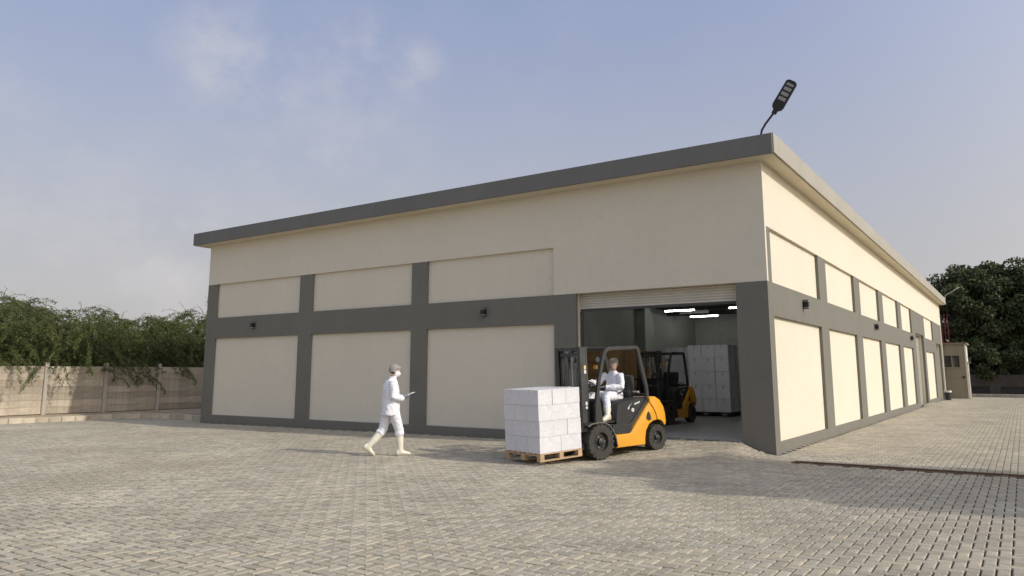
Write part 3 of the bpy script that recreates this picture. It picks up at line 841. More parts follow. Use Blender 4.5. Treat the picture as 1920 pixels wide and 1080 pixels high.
    # fenders
    for s in (1, -1):
        arc = [(.33,.66),(.25,.70),(.05,.712),(-.10,.695),(-.23,.63),(-.32,.52),(-.385,.38),(-.415,.22)]
        inn = [(x*.94-.005, z-.028) for x, z in arc]
        mb = MB(); y0, y1 = sorted((s*.36, s*.585)); mb.prism(arc+inn[::-1], y0, y1, frame_p); fd = mb.build('fender', e)
        mb = MB(); y0, y1 = sorted((s*.583, s*.592)); mb.prism(arc+[(x*.98, z-.012) for x, z in arc][::-1], y0, y1, mat('fender_edge', (.25,.24,.22), .5, metal=.5)); mb.build('fender_edge', fd)
        B('fender_side', (-.36, .22, *sorted((s*.34, s*.37)), .35, .66), black_p, e)
    # overhead guard
    gp = [(.02,.66),(.0,1.02),(-.10,1.50),(-.235,1.93),(-.275,2.02),(-.34,2.085),(-.44,2.11),(-1.17,2.115),(-1.205,2.085),(-1.225,2.0),(-1.40,1.30),(-1.41,1.13),(-1.375,1.02),(-.93,.60),(-.84,.565),(-.60,.56)]
    gd = None
    for s in (1, -1):
        mb = MB(); mb.tube([(x, s*.475, z) for x, z in gp], .052, frame_p, 8, r2=.034, up=(0,1,0)) if 0 else mb.tube([(x, s*.475, z) for x, z in gp], .036, frame_p, 4, r2=.050, up=(0,1,0))
        o = mb.build('guard_frame', e); gd = gd or o
        mb = MB(); mb.prism([(.07,.66),(.03,1.02),(-.05,1.30),(-.09,1.30),(-.12,1.0),(-.16,.66)], *sorted((s*.46, s*.485)), frame_p); mb.build('front_leg_plate', o)
        mb = MB(); mb.prism([(-.60,.52),(-.60,.60),(-.30,.64),(-.05,.69),(-.05,.62),(-.33,.56)], *sorted((s*.455, s*.50)), frame_p); mb.build('sill', o)
    for x, zz in ((-.36,2.10),(-1.16,2.10)): B('roof_crossbar', (x-.035, x+.035, -.45, .45, zz-.03, zz+.03), frame_p, e)
    for k in range(7):
        y = -.39+k*.13
        mb = MB(); mb.box(-1.13, -.39, y-.010, y+.010, 2.085, 2.125, frame_p); mb.build('roof_bar', e)
    mb = MB(); mb.box(-1.43,-1.37,-.475,.475,1.10,1.16, frame_p); mb.build('rear_crossbar', e)
    mb = MB(); mb.tube([(-1.26,.40,1.20),(-1.26,-.40,1.20)], .02, mat('grab_bar', (.45,.43,.38), .5), 8); mb.build('grab_bar', e, 60)
    # seat
    mb = MB(); mb.cbox(-1.22,-.74,-.25,.25,1.00,1.07, plast, .03); seat = mb.build('seat', e, 40)
    mb = MB(); mb.prism([(-1.18,1.07),(-1.16,1.15),(-1.24,1.52),(-1.30,1.54),(-1.33,1.46),(-1.29,1.07)], -.23, .23, plast); mb.build('backrest', seat, 40)
    mb = MB(); mb.tube([(-1.15,.27,1.16),(-.95,.285,1.24),(-.82,.28,1.20)], .018, plast, 6); mb.build('armrest', seat, 60)
    # mast
    for s in (1, -1):
        mb = MB(); y0, y1 = sorted((s*.29, s*.375))
        mb.box(.06, .24, *sorted((s*.333, s*.357)), .12, 2.16, mast_p); mb.box(.06,.08,*sorted((s*.27,s*.333)),.12,2.16,mast_p); mb.box(.22,.24,*sorted((s*.27,s*.333)),.12,2.16,mast_p)
        mr = mb.build('mast_rail', e)
        mb = MB(); mb.box(.10,.20,*sorted((s*.245,s*.265)),.16,2.10,black_p); mb.box(.10,.12,*sorted((s*.265,s*.32)),.16,2.10,black_p); mb.build('inner_rail', e)
        mb = MB(); mb.tube([(.05,s*.22,.25),(.05,s*.22,1.25)], .032, mast_p, 10); mb.tube([(.05,s*.22,1.25),(.05,s*.22,2.06)], .018, chrome, 10); mb.build('lift_cylinder', e, 60)
        mb = MB(); mb.tube([(-.22,s*.30,.60),(.06,s*.30,1.0)], .028, mast_p, 8); mb.build('tilt_cylinder', e, 60)
        mb = MB()
        if s > 0:
            for (z0, z1, mm) in ((1.72,1.80,stick_y),(1.64,1.71,sticker),(1.03,1.10,sticker),(.96,1.01,sticker)):
                mb = MB(); mb.prism([(.105,z0+.015),(.115,z0),(.145,z0),(.155,z0+.015),(.155,z1-.015),(.145,z1),(.115,z1),(.105,z1-.015)], .3575, .3595, mm); mb.build('warning_sticker', mr)
            pass
    for bx_ in ((.07,.23,-.333,.333,2.09,2.15),(.06,.24,-.333,.333,.30,.40),(.10,.20,-.245,.245,1.98,2.04)): B('mast_crossbeam', bx_, mast_p, e)
    for y in (-.10, .02, .12, -.19):
        mb = MB(); mb.tube([(.15,y,1.20),(.15,y+.01,2.0 if y != .12 else 1.75)], .012, chrome if y in (.02,.12) else mast_p, 6); mb.build('chain' if y in (-.10,.02) else 'hydraulic_hose', e, 60)
    for bx_ in ((.11,.19,-.24,.24,1.16,1.30),(.26,.42,-.48,.48,.22,.33),(.26,.42,-.48,.48,.55,.66)): B('carriage_bar', bx_, black_p, e)
    mb = MB(); mb.box(.385,.41,-.50,.50,1.30,1.35,black_p)
    for y in (-.48,-.25,0,.25,.48): mb.box(.388,.405,y-.018,y+.018,.62,1.31,black_p)
    mb.build('load_backrest', e)
    for y in (-.27,.27):
        mb = MB(); mb.prism([(.385,.68),(.425,.68),(.425,.225),(1.38,.205),(1.38,.195),(.385,.185)], y-.06, y+.06, black_p); mb.build('fork', e)
    # lights
    for s in (1, -1):
        mb = MB(); mb.tube([(-.28,s*.36,1.90),(-.22,s*.36,1.90)], [.055,.065], black_p, 12); mb.tube([(-.22,s*.36,1.90),(-.215,s*.36,1.90)], .056, led_m, 12); mb.build('headlight', e, 50)
        mb = MB(); mb.box(-.20,-.15,*sorted((s*.30,s*.36)),1.72,1.79, redp if s<0 else mat('indicator_amber',(.7,.3,.03),.3)); mb.build('indicator', e)
    mb = MB(); mb.cbox(-.30,-.28,-.30,-.20,1.70,1.86, led_m, .005); mb.tube([(-.29,-.25,1.86),(-.33,-.25,2.06)], .008, black_p, 6); mb.build('mirror', e)
    def squash(o):
        if o.type == 'MESH' and o.name.split('.')[0] not in ('wheel', 'rim') and o.data.users == 1:
            for v in o.data.vertices: v.co.z *= .965
        for c_ in o.children: squash(c_)
    squash(e)
    return e

HD = math.atan2(-.95, -.31)
def slope_pose(x, y, hd, pitch, z): return Matrix.Translation((x, y, z)) @ Matrix.Rotation(hd, 4, 'Z') @ Matrix.Rotation(pitch, 4, 'Y')
FKX, FKY = -2.95, -2.60
fl = build_forklift('yellow and black forklift with driver carrying the white load out of the doorway', 'forklifts at the roller door')
MF = slope_pose(FKX, FKY, HD, R(2.7), .005)
fl.matrix_world = MF
fl2 = copy_tree(fl)
fl2['label'] = 'darker empty forklift parked inside the doorway behind the first one'
fl2.matrix_world = slope_pose(-4.28, 3.85, R(-93), 0, FL+.002) @ Matrix.Scale(.94, 4)

# loaded pallet on the forks
def build_pallet(M, label):
    e = bpy.data.objects.new('wooden_pallet', None); col.objects.link(e); e.matrix_world = M; tag(e, label, 'pallet')
    h2 = .50
    for k in range(7):
        y = -h2+.05+k*(2*h2-.10)/6
        B('deck_board', (-h2, h2, y-.048, y+.048, .118, .140), wood, e, .003)
    for x in (-h2+.05, 0, h2-.05): B('cross_board', (x-.045, x+.045, -h2, h2, .098, .118), wood, e)
    for x in (-h2+.05, 0, h2-.05):
        for y in (-h2+.05, 0, h2-.05): B('block', (x-.05, x+.05, y-.048, y+.048, .022, .098), wood, e, .003)
    for y in (-h2+.05, 0, h2-.05): B('bottom_board', (-h2, h2, y-.048, y+.048, 0, .022), wood, e, .003)
    return e
MP = MF @ Matrix.Translation((.425+.505, 0, .110))
build_pallet(MP, 'light wooden pallet raised on the forks under the white cartons')
cw = carton_mesh(.503, .336, .277, white_cart, tape, .003)
DX = ['walker-facing', 'middle', 'mast']
for r_ in range(4):
    for i in range(2):
        for j in range(3):
            z = .1405+r_*.276
            jx, jy = random.uniform(-.004,.004), random.uniform(-.004,.004)
            ln = ['bottom', 'second', 'third', 'top'][r_]
            if r_ % 2 == 0:
                x, y, rz = -.25+i*.50, -.3335+j*.3335, 0
                where = f'{["mast-side","front"][i]} row, {["shaded","middle","sunlit"][j]} end'
            else:
                x, y, rz = -.3335+j*.3335, -.25+i*.50, math.pi/2
                where = f'{["shaded","sunlit"][i]} side, {["mast end","middle","front end"][j]}'
            carton(cw, (x+jx, y+jy, z), rz+random.uniform(-.01,.01), f'white wrapped carton on the raised pallet, {ln} layer, {where}', 'white cartons on the forklift load', MP)

# ------------------------------------------------------------------ people (local X forward, Y left)
def rot_head(yaw, pitch_, at): return Matrix.Translation(at) @ Matrix.Rotation(yaw, 4, 'Z') @ Matrix.Rotation(pitch_, 4, 'Y')
def oval(c, rx, ry, n=16, T=None):
    pts = [Vector((c[0]+rx*math.cos(2*math.pi*j/n), c[1]+ry*math.sin(2*math.pi*j/n), c[2])) for j in range(n)]
    return [T @ p for p in pts] if T else pts
HEADR = [(-.115,.040,.026,.028),(-.10,.036,.045,.042),(-.075,.024,.068,.056),(-.045,.016,.080,.066),(-.01,.006,.088,.072),(.03,.0,.094,.076),(.065,-.004,.090,.074),(.092,-.006,.072,.060),(.108,-.006,.044,.038),(.115,-.006,.015,.013)]
def head_parts(mb, T):
    mb.rings([oval((cx, 0, z), rx, ry, 18, T) for z, cx, rx, ry in HEADR], skin_m)
    # nose, brow, ears, lips
    def tl(pts, r): mb.tube([T @ Vector(p) for p in pts], r, skin_m, 8)
    tl([(.088,0,.03),(.104,0,-.008),(.114,0,-.022),(.098,0,-.030)], [.008,.010,.015,.010])
    tl([(.080,.045,.034),(.090,.0,.030),(.080,-.045,.034)], .010)
    tl([(.088,.022,-.058),(.096,0,-.056),(.088,-.022,-.058)], .008)
    for s in (1, -1): mb.ell(T @ Vector((-.005, s*.078, -.01)), (.020,.008,.030), skin_m, 8, 6, T.to_3x3().to_4x4())
def hand(mb, W, d, palm_n, m, curl=.5, s=1, side=1, spread=.0):
    # W wrist, d finger direction, palm_n palm facing; side +1 if thumb towards d x palm_n
    d = Vector(d).normalized(); pn = Vector(palm_n); pn = (pn-d*pn.dot(d)).normalized(); q = d.cross(pn)*side
    W = Vector(W)
    P = lambda a, b, c: W+d*a*s+q*b*s+pn*c*s
    mb.rings([[P(a, math.cos(t)*w_, math.sin(t)*h_) for t in [2*math.pi*j/10 for j in range(10)]] for a, w_, h_ in ((-.03,.026,.020),(.0,.028,.019),(.03,.038,.017),(.07,.042,.015),(.095,.040,.012))], m)
    for k, (b, ln) in enumerate(((.031,.072),(.011,.080),(-.011,.075),(-.031,.058))):
        c1 = curl*(.9+.1*k)
        p0 = (.075, b, 0); a, c = .095, .0; pts = [P(*p0), P(a, b*1.05, 0)]
        ang = 0
        for seg, l_ in enumerate((.42, .33, .25)):
            ang += c1*(.7, 1.0, .7)[seg]
            a += math.cos(ang)*ln*l_; c += math.sin(ang)*ln*l_
            pts.append(P(a, b*1.08, c))
        mb.tube(pts, [.0105,.0105,.0098,.0088,.0068], m, 8)
    mb.tube([P(.012,.022,.004), P(.040,.050,.012), P(.066,.062,.024), P(.088,.058,.036)], [.014,.013,.0115,.008], m, 8)
def limb(mb, pts, rs, m, n=12, r2=None): mb.tube(pts, rs, m, n, r2=r2)
def torso(mb, secs, m, n=20):
    # secs: (center, rx(front-back), ry(side), tilt)
    rr = []
    for c, rx, ry, tl in secs:
        T = Matrix.Translation(c) @ Matrix.Rotation(tl, 4, 'Y'); rr.append(oval((0,0,0), rx, ry, n, T))
    mb.rings(rr, m)
def hair_net(T, parent):
    mb = MB(); rr = []
    for k, (z, f) in enumerate(((-.03,.95),(-.01,1.06),(.03,1.14),(.07,1.10),(.105,.92),(.13,.62),(.142,.2))):
        ring = []
        for j in range(22):
            a = 2*math.pi*j/22
            slant = (math.cos(a)*.5+.5)*.075*(1 if z < .05 else max(0, 1-(z-.05)/.08))
            rx, ry = .100*f, .083*f
            wob = 1+.015*math.sin(7*a+k)
            ring.append(T @ Vector((-.010+rx*math.cos(a)*wob, ry*math.sin(a)*wob, z+slant-.015)))
        rr.append(ring)
    mb.rings(rr, net_m); o = mb.build('hair_net', parent, 180)
    # elastic rim
    mb = MB(); mb.tube(rr[0]+[rr[0][0]], .007, mat('net_elastic', (.45,.42,.38), .9), 6, cap=False); mb.build('elastic', o, 180)
def face_mask(T, parent):
    mb = MB(); rr = []
    for z, x, ry in ((.0,.092,.060),(-.012,.112,.064),(-.04,.122,.062),(-.07,.112,.056),(-.098,.085,.045),(-.108,.06,.03)):
        ring = []
        for j in range(12):
            a = math.pi*(j/11-.5)
            ring.append(Vector((.012+(x)*math.cos(a)**.7 if math.cos(a)>1e-6 else .012, (ry+.012)*math.sin(a), z)))
        inner = [Vector((p.x*.93, p.y*.95, p.z)) for p in ring][::-1]
        rr.append([T @ p for p in ring+inner])
    mb.rings(rr, mask_m); o = mb.build('face_mask', parent, 60)
    for s in (1,-1):
        mb = MB(); mb.tube([T @ Vector(p) for p in ((.03,s*.072,-.01),(-.005,s*.083,.012),(-.022,s*.083,-.02),(.02,s*.070,-.07))], .003, mask_m, 5); mb.build('ear_loop', o, 60)
def eyes(T, parent):
    for s in (1,-1):
        mb = MB(); mb.ell(T @ Vector((.081, s*.031, .012)), (.011,.012,.010), sticker, 10, 6); mb.ell(T @ Vector((.0905, s*.031, .012)), (.0035,.006,.006), eye_m, 8, 6); mb.build('eye', parent, 60)
def boot(parent, ankle, toe_dir, knee, size=1., roll=0):
    # shaft from below knee to ankle, foot along toe_dir
    A = Vector(ankle); d = Vector(toe_dir).normalized(); K_ = Vector(knee); upv = (K_-A).normalized()
    side = Vector((0,1,0)); nz_ = d.cross(side).normalized()*-1
    if nz_.z < 0: nz_ = -nz_
    mb = MB()
    top = A+(K_-A)*.80
    mb.tube([top+upv*.0, A+(K_-A)*.45, A+(K_-A)*.15, A+upv*.0, A-nz_*.03], [.078,.074,.062,.058,.054], boot_m, 14)
    F = lambda a, b, c: A+d*a+side*b+nz_*c
    rr = []
    for a, w_, h0, h1 in ((-.085,.022,-.075,-.02),(-.07,.040,-.085,.02),(-.02,.048,-.088,.06),(.05,.050,-.088,.02),(.11,.056,-.088,-.010),(.16,.053,-.086,-.024),(.195,.034,-.082,-.042),(.21,.014,-.075,-.052)):
        rr.append([F(a, math.cos(t)*w_, (h0+h1)/2+math.sin(t)*(h1-h0)/2) for t in [2*math.pi*j/14 for j in range(14)]])
    mb.rings(rr, boot_m)
    o = fuse(mb, 'boot', boot_m, .008, parent, 3)
    mb = MB(); rr = []
    for a, w_ in ((-.088,.02),(-.07,.040),(-.02,.044),(.03,.040),(.09,.050),(.15,.052),(.19,.040),(.212,.016)):
        rr.append([F(a, w_, -.092), F(a, -w_, -.092), F(a, -w_, -.076), F(a, w_, -.076)])
    mb.rings(rr, sole_m); mb.build('sole', o)
    return o

# --- the walker
def make_walker():
    e = empty('person', (0,0,0), 0, 'worker in white coat and cream boots walking right with phone and paper', 'person')
    hipR, hipL = Vector((.03,-.095,.90)), Vector((-.02,.095,.90))
    kR, aR = Vector((.155,-.10,.475)), Vector((.185,-.10,.092))     # front leg (nearest the camera)
    kL, aL = Vector((-.125,.10,.47)), Vector((-.395,.105,.175))    # trailing leg
    shR, shL = Vector((.0,-.185,1.415)), Vector((.02,.185,1.415))
    eR, wR = Vector((-.02,-.245,1.12)), Vector((.205,-.165,1.085))
    eL, wL = Vector((.03,.245,1.13)), Vector((.26,.10,1.10))
    TH_ = rot_head(R(2), R(14), (.062, 0, 1.625))
    mb = MB(); head_parts(mb, TH_)
    mb.tube([(.01,0,1.38),(.035,0,1.47),(.06,0,1.56)], [.062,.056,.058], skin_m, 14)
    torso(mb, [((.0,0,.86),.08,.11,0),((.0,0,1.0),.09,.125,0),((.01,0,1.2),.11,.15,0),((.01,0,1.36),.10,.17,0),((.01,0,1.44),.06,.10,0)], skin_m)
    for h, k, a in ((hipR,kR,aR),(hipL,kL,aL)): limb(mb, [h,k,a], [.07,.052,.036], skin_m)
    for s_, e_, w_ in ((shR,eR,wR),(shL,eL,wL)): limb(mb, [s_*1.0,e_,w_], [.05,.038,.027], skin_m)
    body = fuse(mb, 'body', skin_m, .0075, e, 2)
    eyes(TH_, body); face_mask(TH_, e); hair_net(TH_, e)
    # hair at the nape
    mb = MB(); mb.rings([oval((-.03,0,z), rx, ry, 14, TH_) for z, rx, ry in ((-.06,.052,.062),(-.02,.068,.074),(.02,.073,.079))], hair_m); mb.build('hair', e, 180)
    # coat
    mb = MB()
    torso(mb, [((-.005,0,.765),.180,.220,0),((-.005,0,.80),.180,.220,0),((-.005,0,.95),.170,.205,0),((-.005,0,1.08),.165,.198,0),((-.008,0,1.22),.165,.205,0),((-.008,0,1.34),.150,.208,0),((.0,0,1.42),.11,.17,0),((.018,0,1.465),.075,.10,0),((.03,0,1.50),.062,.066,R(8))], coat_m, 26)
    for s_, e_, w_ in ((shR,eR,wR),(shL,eL,wL)):
        m_ = (s_+e_)/2; f_ = (e_+w_)/2
        limb(mb, [s_+(Vector((0,0,.0))), m_, e_, f_, w_], [.085,.078,.073,.062,.054], coat_m, 16)
    ct = fuse(mb, 'coat', coat_m, .010, e, 4, .017, 9)
    mb = MB(); mb.tube(oval((.030,0,1.502), .066, .070, 18, None)+[oval((.030,0,1.502), .066, .070, 18, None)[0]], .012, coat_m, 8, cap=False); mb.build('collar', ct, 180)
    # trousers
    mb = MB()
    torso(mb, [((.0,0,.78),.12,.165,0),((.0,0,.88),.125,.165,0),((.0,0,.98),.11,.145,0)], trou_m)
    for h, k, a in ((hipR,kR,aR),(hipL,kL,aL)):
        mid = (h+k)/2; c_ = k+(a-k)*.16; c2 = k+(a-k)*.27
        limb(mb, [h+Vector((0,0,-.03)), mid, k, c_, c2], [.110,.100,.090,.094,.080], trou_m, 16)
    fuse(mb, 'trousers', trou_m, .010, e, 4, .013, 8)
    boot(e, aR, (1,0,.0), kR)
    boot(e, aL, (.80,0,-.60), kL)
    # gloves
    mb = MB(); hand(mb, wR+Vector((.02,.01,.005)), (.93,.15,.35), (0,.5,.9), glove_m, .45, 1, 1); fuse(mb, 'glove', glove_m, .004, e, 1)
    mb = MB(); hand(mb, wL+Vector((.02,-.01,.0)), (.85,-.35,.35), (0,-.4,.9), glove_m, .40, 1, -1); fuse(mb, 'glove', glove_m, .004, e, 1)
    return e
wk = make_walker()
WX, WY, WH = -6.17, -4.45, R(57)
wk.location = (WX, WY, float(H(WX, WY))+.002); wk.rotation_euler = (0, 0, WH)
MW = Matrix.Translation(wk.location) @ Matrix.Rotation(WH, 4, 'Z')
mb = MB(); mb.cbox(-.075, .075, -.038, .038, -.005, .005, phone_m, .003)
ph = mb.build('phone'); ph.matrix_world = MW @ Matrix.Translation((.36,-.065,1.158)) @ Matrix.Rotation(R(-24), 4, 'Y'); tag(ph, 'dark phone held in the walking worker\'s gloved hands', 'phone')
mb = MB(); mb.box(-.10, .085, -.065, .065, .0, .003, paper_m); mb.box(-.09,.07,-.055,.06,.003,.006, paper_m)
pp = mb.build('folded_paper'); pp.matrix_world = MW @ Matrix.Translation((.375,-.055,1.176)) @ Matrix.Rotation(R(-20), 4, 'Y') @ Matrix.Rotation(.12, 4, 'Z'); tag(pp, 'folded white paper on top of the phone in the walking worker\'s hands', 'paper')

# --- the driver, in forklift coordinates
def make_driver():
    e = bpy.data.objects.new('person', None); col.objects.link(e)
    tag(e, 'driver in white coat, trousers and hair net seated in the front forklift', 'person')
    Z = 1.03
    hip = Vector((-.95,0,Z+.09))
    hL, kL, aL = Vector((-.95,.10,Z+.07)), Vector((-.52,.24,Z+.075)), Vector((-.38,.375,.785))
    hR_, kR, aR = Vector((-.95,-.10,Z+.07)), Vector((-.46,-.13,Z+.075)), Vector((-.20,-.14,.785))
    sL, sR = Vector((-.985,.175,Z+.48)), Vector((-.965,-.175,Z+.48))
    eL, wL = Vector((-.90,.285,Z+.235)), Vector((-.63,.11,Z+.26))
    eR, wR = Vector((-.76,-.27,Z+.31)), Vector((-.46,-.09,Z+.36))
    T = rot_head(R(32), R(14), (-.985, .025, Z+.685))
    mb = MB(); head_parts(mb, T)
    mb.tube([(-1.00,0,Z+.46),(-.99,0,Z+.55),(-.965,.01,Z+.625)], [.062,.056,.058], skin_m, 14)
    torso(mb, [((-.97,0,Z+.02),.09,.13,0),((-.995,0,Z+.2),.10,.14,0),((-1.0,0,Z+.4),.10,.15,0),((-1.0,0,Z+.50),.06,.10,0)], skin_m)
    for h, k, a in ((hL,kL,aL),(hR_,kR,aR)): limb(mb, [h,k,a], [.085,.055,.036], skin_m)
    for s_, e_, w_ in ((sL,eL,wL),(sR,eR,wR)): limb(mb, [s_,e_,w_], [.05,.038,.027], skin_m)
    body = fuse(mb, 'body', skin_m, .0075, e, 2)
    eyes(T, body); hair_net(T, e)
    mb = MB(); mb.rings([oval((-.012,0,z), rx, ry, 16, T) for z, rx, ry in ((-.09,.060,.058),(-.06,.070,.068),(-.02,.075,.078),(.02,.073,.079))], hair_m); mb.build('hair', e, 180)
    mb = MB(); mb.tube([T @ Vector(p) for p in ((.0,.080,-.03),(.04,.062,-.085),(.062,.0,-.112),(.04,-.062,-.085),(.0,-.080,-.03))], [.008,.012,.016,.012,.008], hair_m, 8); mb.build('beard', e, 180)
    mb = MB()
    torso(mb, [((-.95,0,Z+.0),.17,.20,0),((-.965,0,Z+.08),.165,.195,0),((-.985,0,Z+.2),.150,.175,0),((-.99,0,Z+.33),.145,.18,R(5)),((-.99,0,Z+.42),.132,.182,R(8)),((-.995,0,Z+.485),.10,.145,R(10)),((-.993,0,Z+.525),.075,.10,R(12)),((-.98,0,Z+.565),.060,.064,R(14))], coat_m, 26)
    for s_, e_, w_ in ((sL,eL,wL),(sR,eR,wR)):
        limb(mb, [s_, (s_+e_)/2, e_, (e_+w_)/2, w_], [.074,.070,.066,.056,.048], coat_m, 16)
    fuse(mb, 'coat', coat_m, .010, e, 4, .018, 9)
    mb = MB()
    torso(mb, [((-.94,0,Z-.0),.17,.19,0),((-.95,0,Z+.12),.14,.17,0)], trou_m)
    for h, k, a in ((hL,kL,aL),(hR_,kR,aR)):
        limb(mb, [h, (h+k)/2, k+Vector((-.02,0,0)), k+(a-k)*.12+Vector((.02,0,0)), k+(a-k)*.5, a+(k-a)*.10], [.105,.098,.092,.084,.072,.062], trou_m, 16)
    fuse(mb, 'trousers', trou_m, .010, e, 4, .013, 8)
    for (k, a, d) in ((kL,aL,(.93,.12,-.12)),(kR,aR,(1,0,-.05))):
        boot(e, a-Vector((0,0,.012)), d, a+(k-a)*.5)
    mb = MB(); hand(mb, wL+Vector((.02,-.02,.0)), (.75,-.55,-.1), (.3,-.2,-.9), glove_m, .7, 1, -1); fuse(mb, 'glove', glove_m, .004, e, 1)
    mb = MB(); hand(mb, wR+Vector((.02,.01,.01)), (.97,.0,.1), (.1,.3,-.9), glove_w, .9, 1, 1); fuse(mb, 'glove', glove_w, .004, e, 1)
    return e
dv = make_driver()
dv.matrix_world = MF
# ------------------------------------------------------------------ trees
def leaf_mesh(name, C, D, S, asp, m, tones):
    # C centres (n,3), D long axis (n,3), S length (n), one quad per leaf
    n = len(C)
    r_ = rng.normal(size=(n,3)); wdir = np.cross(D, r_); wdir /= np.linalg.norm(wdir, axis=1)[:,None]+1e-9
    a = D*S[:,None]*.5; b = wdir*S[:,None]*asp*.5
    V = np.stack([C-a, C-a*.1+b, C+a, C-a*.1-b], 1)
    me = bpy.data.meshes.new(name)
    me.vertices.add(n*4); me.vertices.foreach_set('co', V.reshape(-1))
    me.loops.add(n*4); me.loops.foreach_set('vertex_index', np.arange(n*4, dtype=np.int32))
    me.polygons.add(n); me.polygons.foreach_set('loop_start', (np.arange(n)*4).astype(np.int32))
    me.update(calc_edges=True)
    at = me.attributes.new('tone', 'FLOAT', 'FACE'); at.data.foreach_set('value', tones.astype(np.float32))
    me.materials.append(m)
    return me
def mesquite(x, y, hgt, rad, lab, seed, ns=330, leaf=None):
    rn = random.Random(seed); rr = np.random.default_rng(seed)
    e = empty('thorn_tree', (x, y, 0), 0, lab, 'tree', 'thorn trees behind the fence')
    mb = MB()
    limbs = []
    base = Vector((0,0,-.1))
    fork_ = Vector((rn.uniform(-.2,.2), rn.uniform(-.2,.2), hgt*.32))
    mb.tube([base, fork_*.5+Vector((.08,0,0)), fork_], [.17,.14,.12], bark, 8)
    ends = []
    for k in range(8):
        a = 2*math.pi*k/8+rn.uniform(-.3,.3); q = rn.uniform(.55,.9)
        m1 = fork_+Vector((math.cos(a)*rad*.35*q, math.sin(a)*rad*.35*q, hgt*.28))
        m2 = fork_+Vector((math.cos(a)*rad*.75*q, math.sin(a)*rad*.75*q, hgt*rn.uniform(.34,.50)))
        mb.tube([fork_, m1, m2], [.09,.06,.03], bark, 6); ends += [m1, m2, (m1+m2)/2]
    mb.build('trunk', e, 60)
    tw = MB(); LC, LD, LS, LT = [], [], [], []
    for k in range(ns):
        # start point in the crown dome
        a = rn.uniform(0, 2*math.pi); q = math.sqrt(rn.random())*rad*.92
        zt = hgt*(.94-.36*(q/rad)**2)*rn.uniform(.52, 1.0)
        p = Vector((math.cos(a)*q, math.sin(a)*q, zt))
        ln = rn.uniform(.8, 1.9)
        out_ = Vector((math.cos(a), math.sin(a), 0))*(.35+q/rad)+Vector((rn.uniform(-.8,.8), rn.uniform(-.8,.8), 0))
        d = (out_.normalized()*rn.uniform(.6,1)+Vector((0,0,rn.uniform(.0,.75)))).normalized()
        pts = [p]; steps = 7
        for i in range(steps):
            d = (d+Vector((rn.uniform(-.12,.12), rn.uniform(-.12,.12), -rn.uniform(.14,.30)))).normalized()
            pts.append(pts[-1]+d*ln/steps)
        bare = rn.random() < .05
        tw.tube(pts, [.011-.0012*i for i in range(len(pts))], twig_m, 3, cap=False)
        tone_b = rn.random()
        nl = int(ln*100) if not bare else 8
        P = np.array([list(v) for v in pts]); 
        t = rr.random(nl)*steps; i0 = np.minimum(t.astype(int), steps-1); fr_ = (t-i0)[:,None]
        pos = P[i0]*(1-fr_)+P[i0+1]*fr_; tang = P[i0+1]-P[i0]; tang /= np.linalg.norm(tang, axis=1)[:,None]
        off = rr.normal(size=(nl,3)); off -= tang*(off*tang).sum(1)[:,None]; off /= np.linalg.norm(off, axis=1)[:,None]
        dirn = off*.8+tang*.6+np.array([0,0,-.25]); dirn /= np.linalg.norm(dirn, axis=1)[:,None]
        sz = rr.uniform(.05,.13,nl)
        LC.append(pos+dirn*sz[:,None]*.5+rr.normal(0,.03,(nl,3))); LD.append(dirn); LS.append(sz); LT.append(np.clip(tone_b*.75+rr.random(nl)*.25,0,1))
    for k in range(7):
        a = rn.uniform(0, 2*math.pi); q = rn.uniform(.1,.8)*rad; p = Vector((math.cos(a)*q, math.sin(a)*q, hgt*(.90-.3*(q/rad)**2)))
        d = Vector((rn.uniform(-.7,.7), rn.uniform(-.9,.9), rn.uniform(.7,1.2))).normalized(); pts = [p]
        for i in range(9):
            d = (d+Vector((rn.uniform(-.15,.15), rn.uniform(-.2,.2), -rn.uniform(.12,.26)))).normalized(); pts.append(pts[-1]+d*rn.uniform(.10,.17))
        tw.tube(pts, [.016-.0013*i for i in range(10)], twig_m, 4, cap=False)
        for j in (4, 6, 8):
            tw.tube([pts[j], pts[j]+Vector((rn.uniform(-.15,.15), rn.uniform(-.2,.2), rn.uniform(-.05,.15)))], [.007,.004], twig_m, 3, cap=False)
    tw.build('twigs', e)
    me = leaf_mesh('crown', np.concatenate(LC), np.concatenate(LD), np.concatenate(LS), .30, leaf or leaf_a, np.concatenate(LT))
    inst(me, 'crown', e)
    return e
specs = [(-27.6,-7.6,4.9,2.9,'thorn tree behind the fence at the very left edge'),
         (-27.9,-3.9,5.0,3.0,'tallest thorn tree, drooping over the fence at the left'),
         (-27.2,-.8,4.45,2.7,'thorn tree hanging its branches over the second fence post'),
         (-27.8,2.1,4.4,2.8,'thorn tree drooping low over the third fence post'),
         (-27.5,5.3,4.7,2.9,'thorn tree next to the warehouse left wall'),
         (-31.5,-6.0,5.4,3.2,'back-row thorn tree behind the leftmost ones'),
         (-32.0,-1.5,5.2,3.2,'back-row thorn tree with bare arching twigs on top'),
         (-32.0,3.6,4.9,3.3,'back-row thorn tree left of the warehouse corner'),
         (-31.5,8.4,5.3,3.2,'back-row thorn tree partly hidden by the warehouse')]
for i, s_ in enumerate(specs): mesquite(*s_, seed=11+i, ns=430)
# low sprays hanging over the fence
for i, (y, ln) in enumerate(((-4.9,.5),(-1.9,.8),(.4,1.0),(1.3,1.2),(2.0,1.1))):
    pass

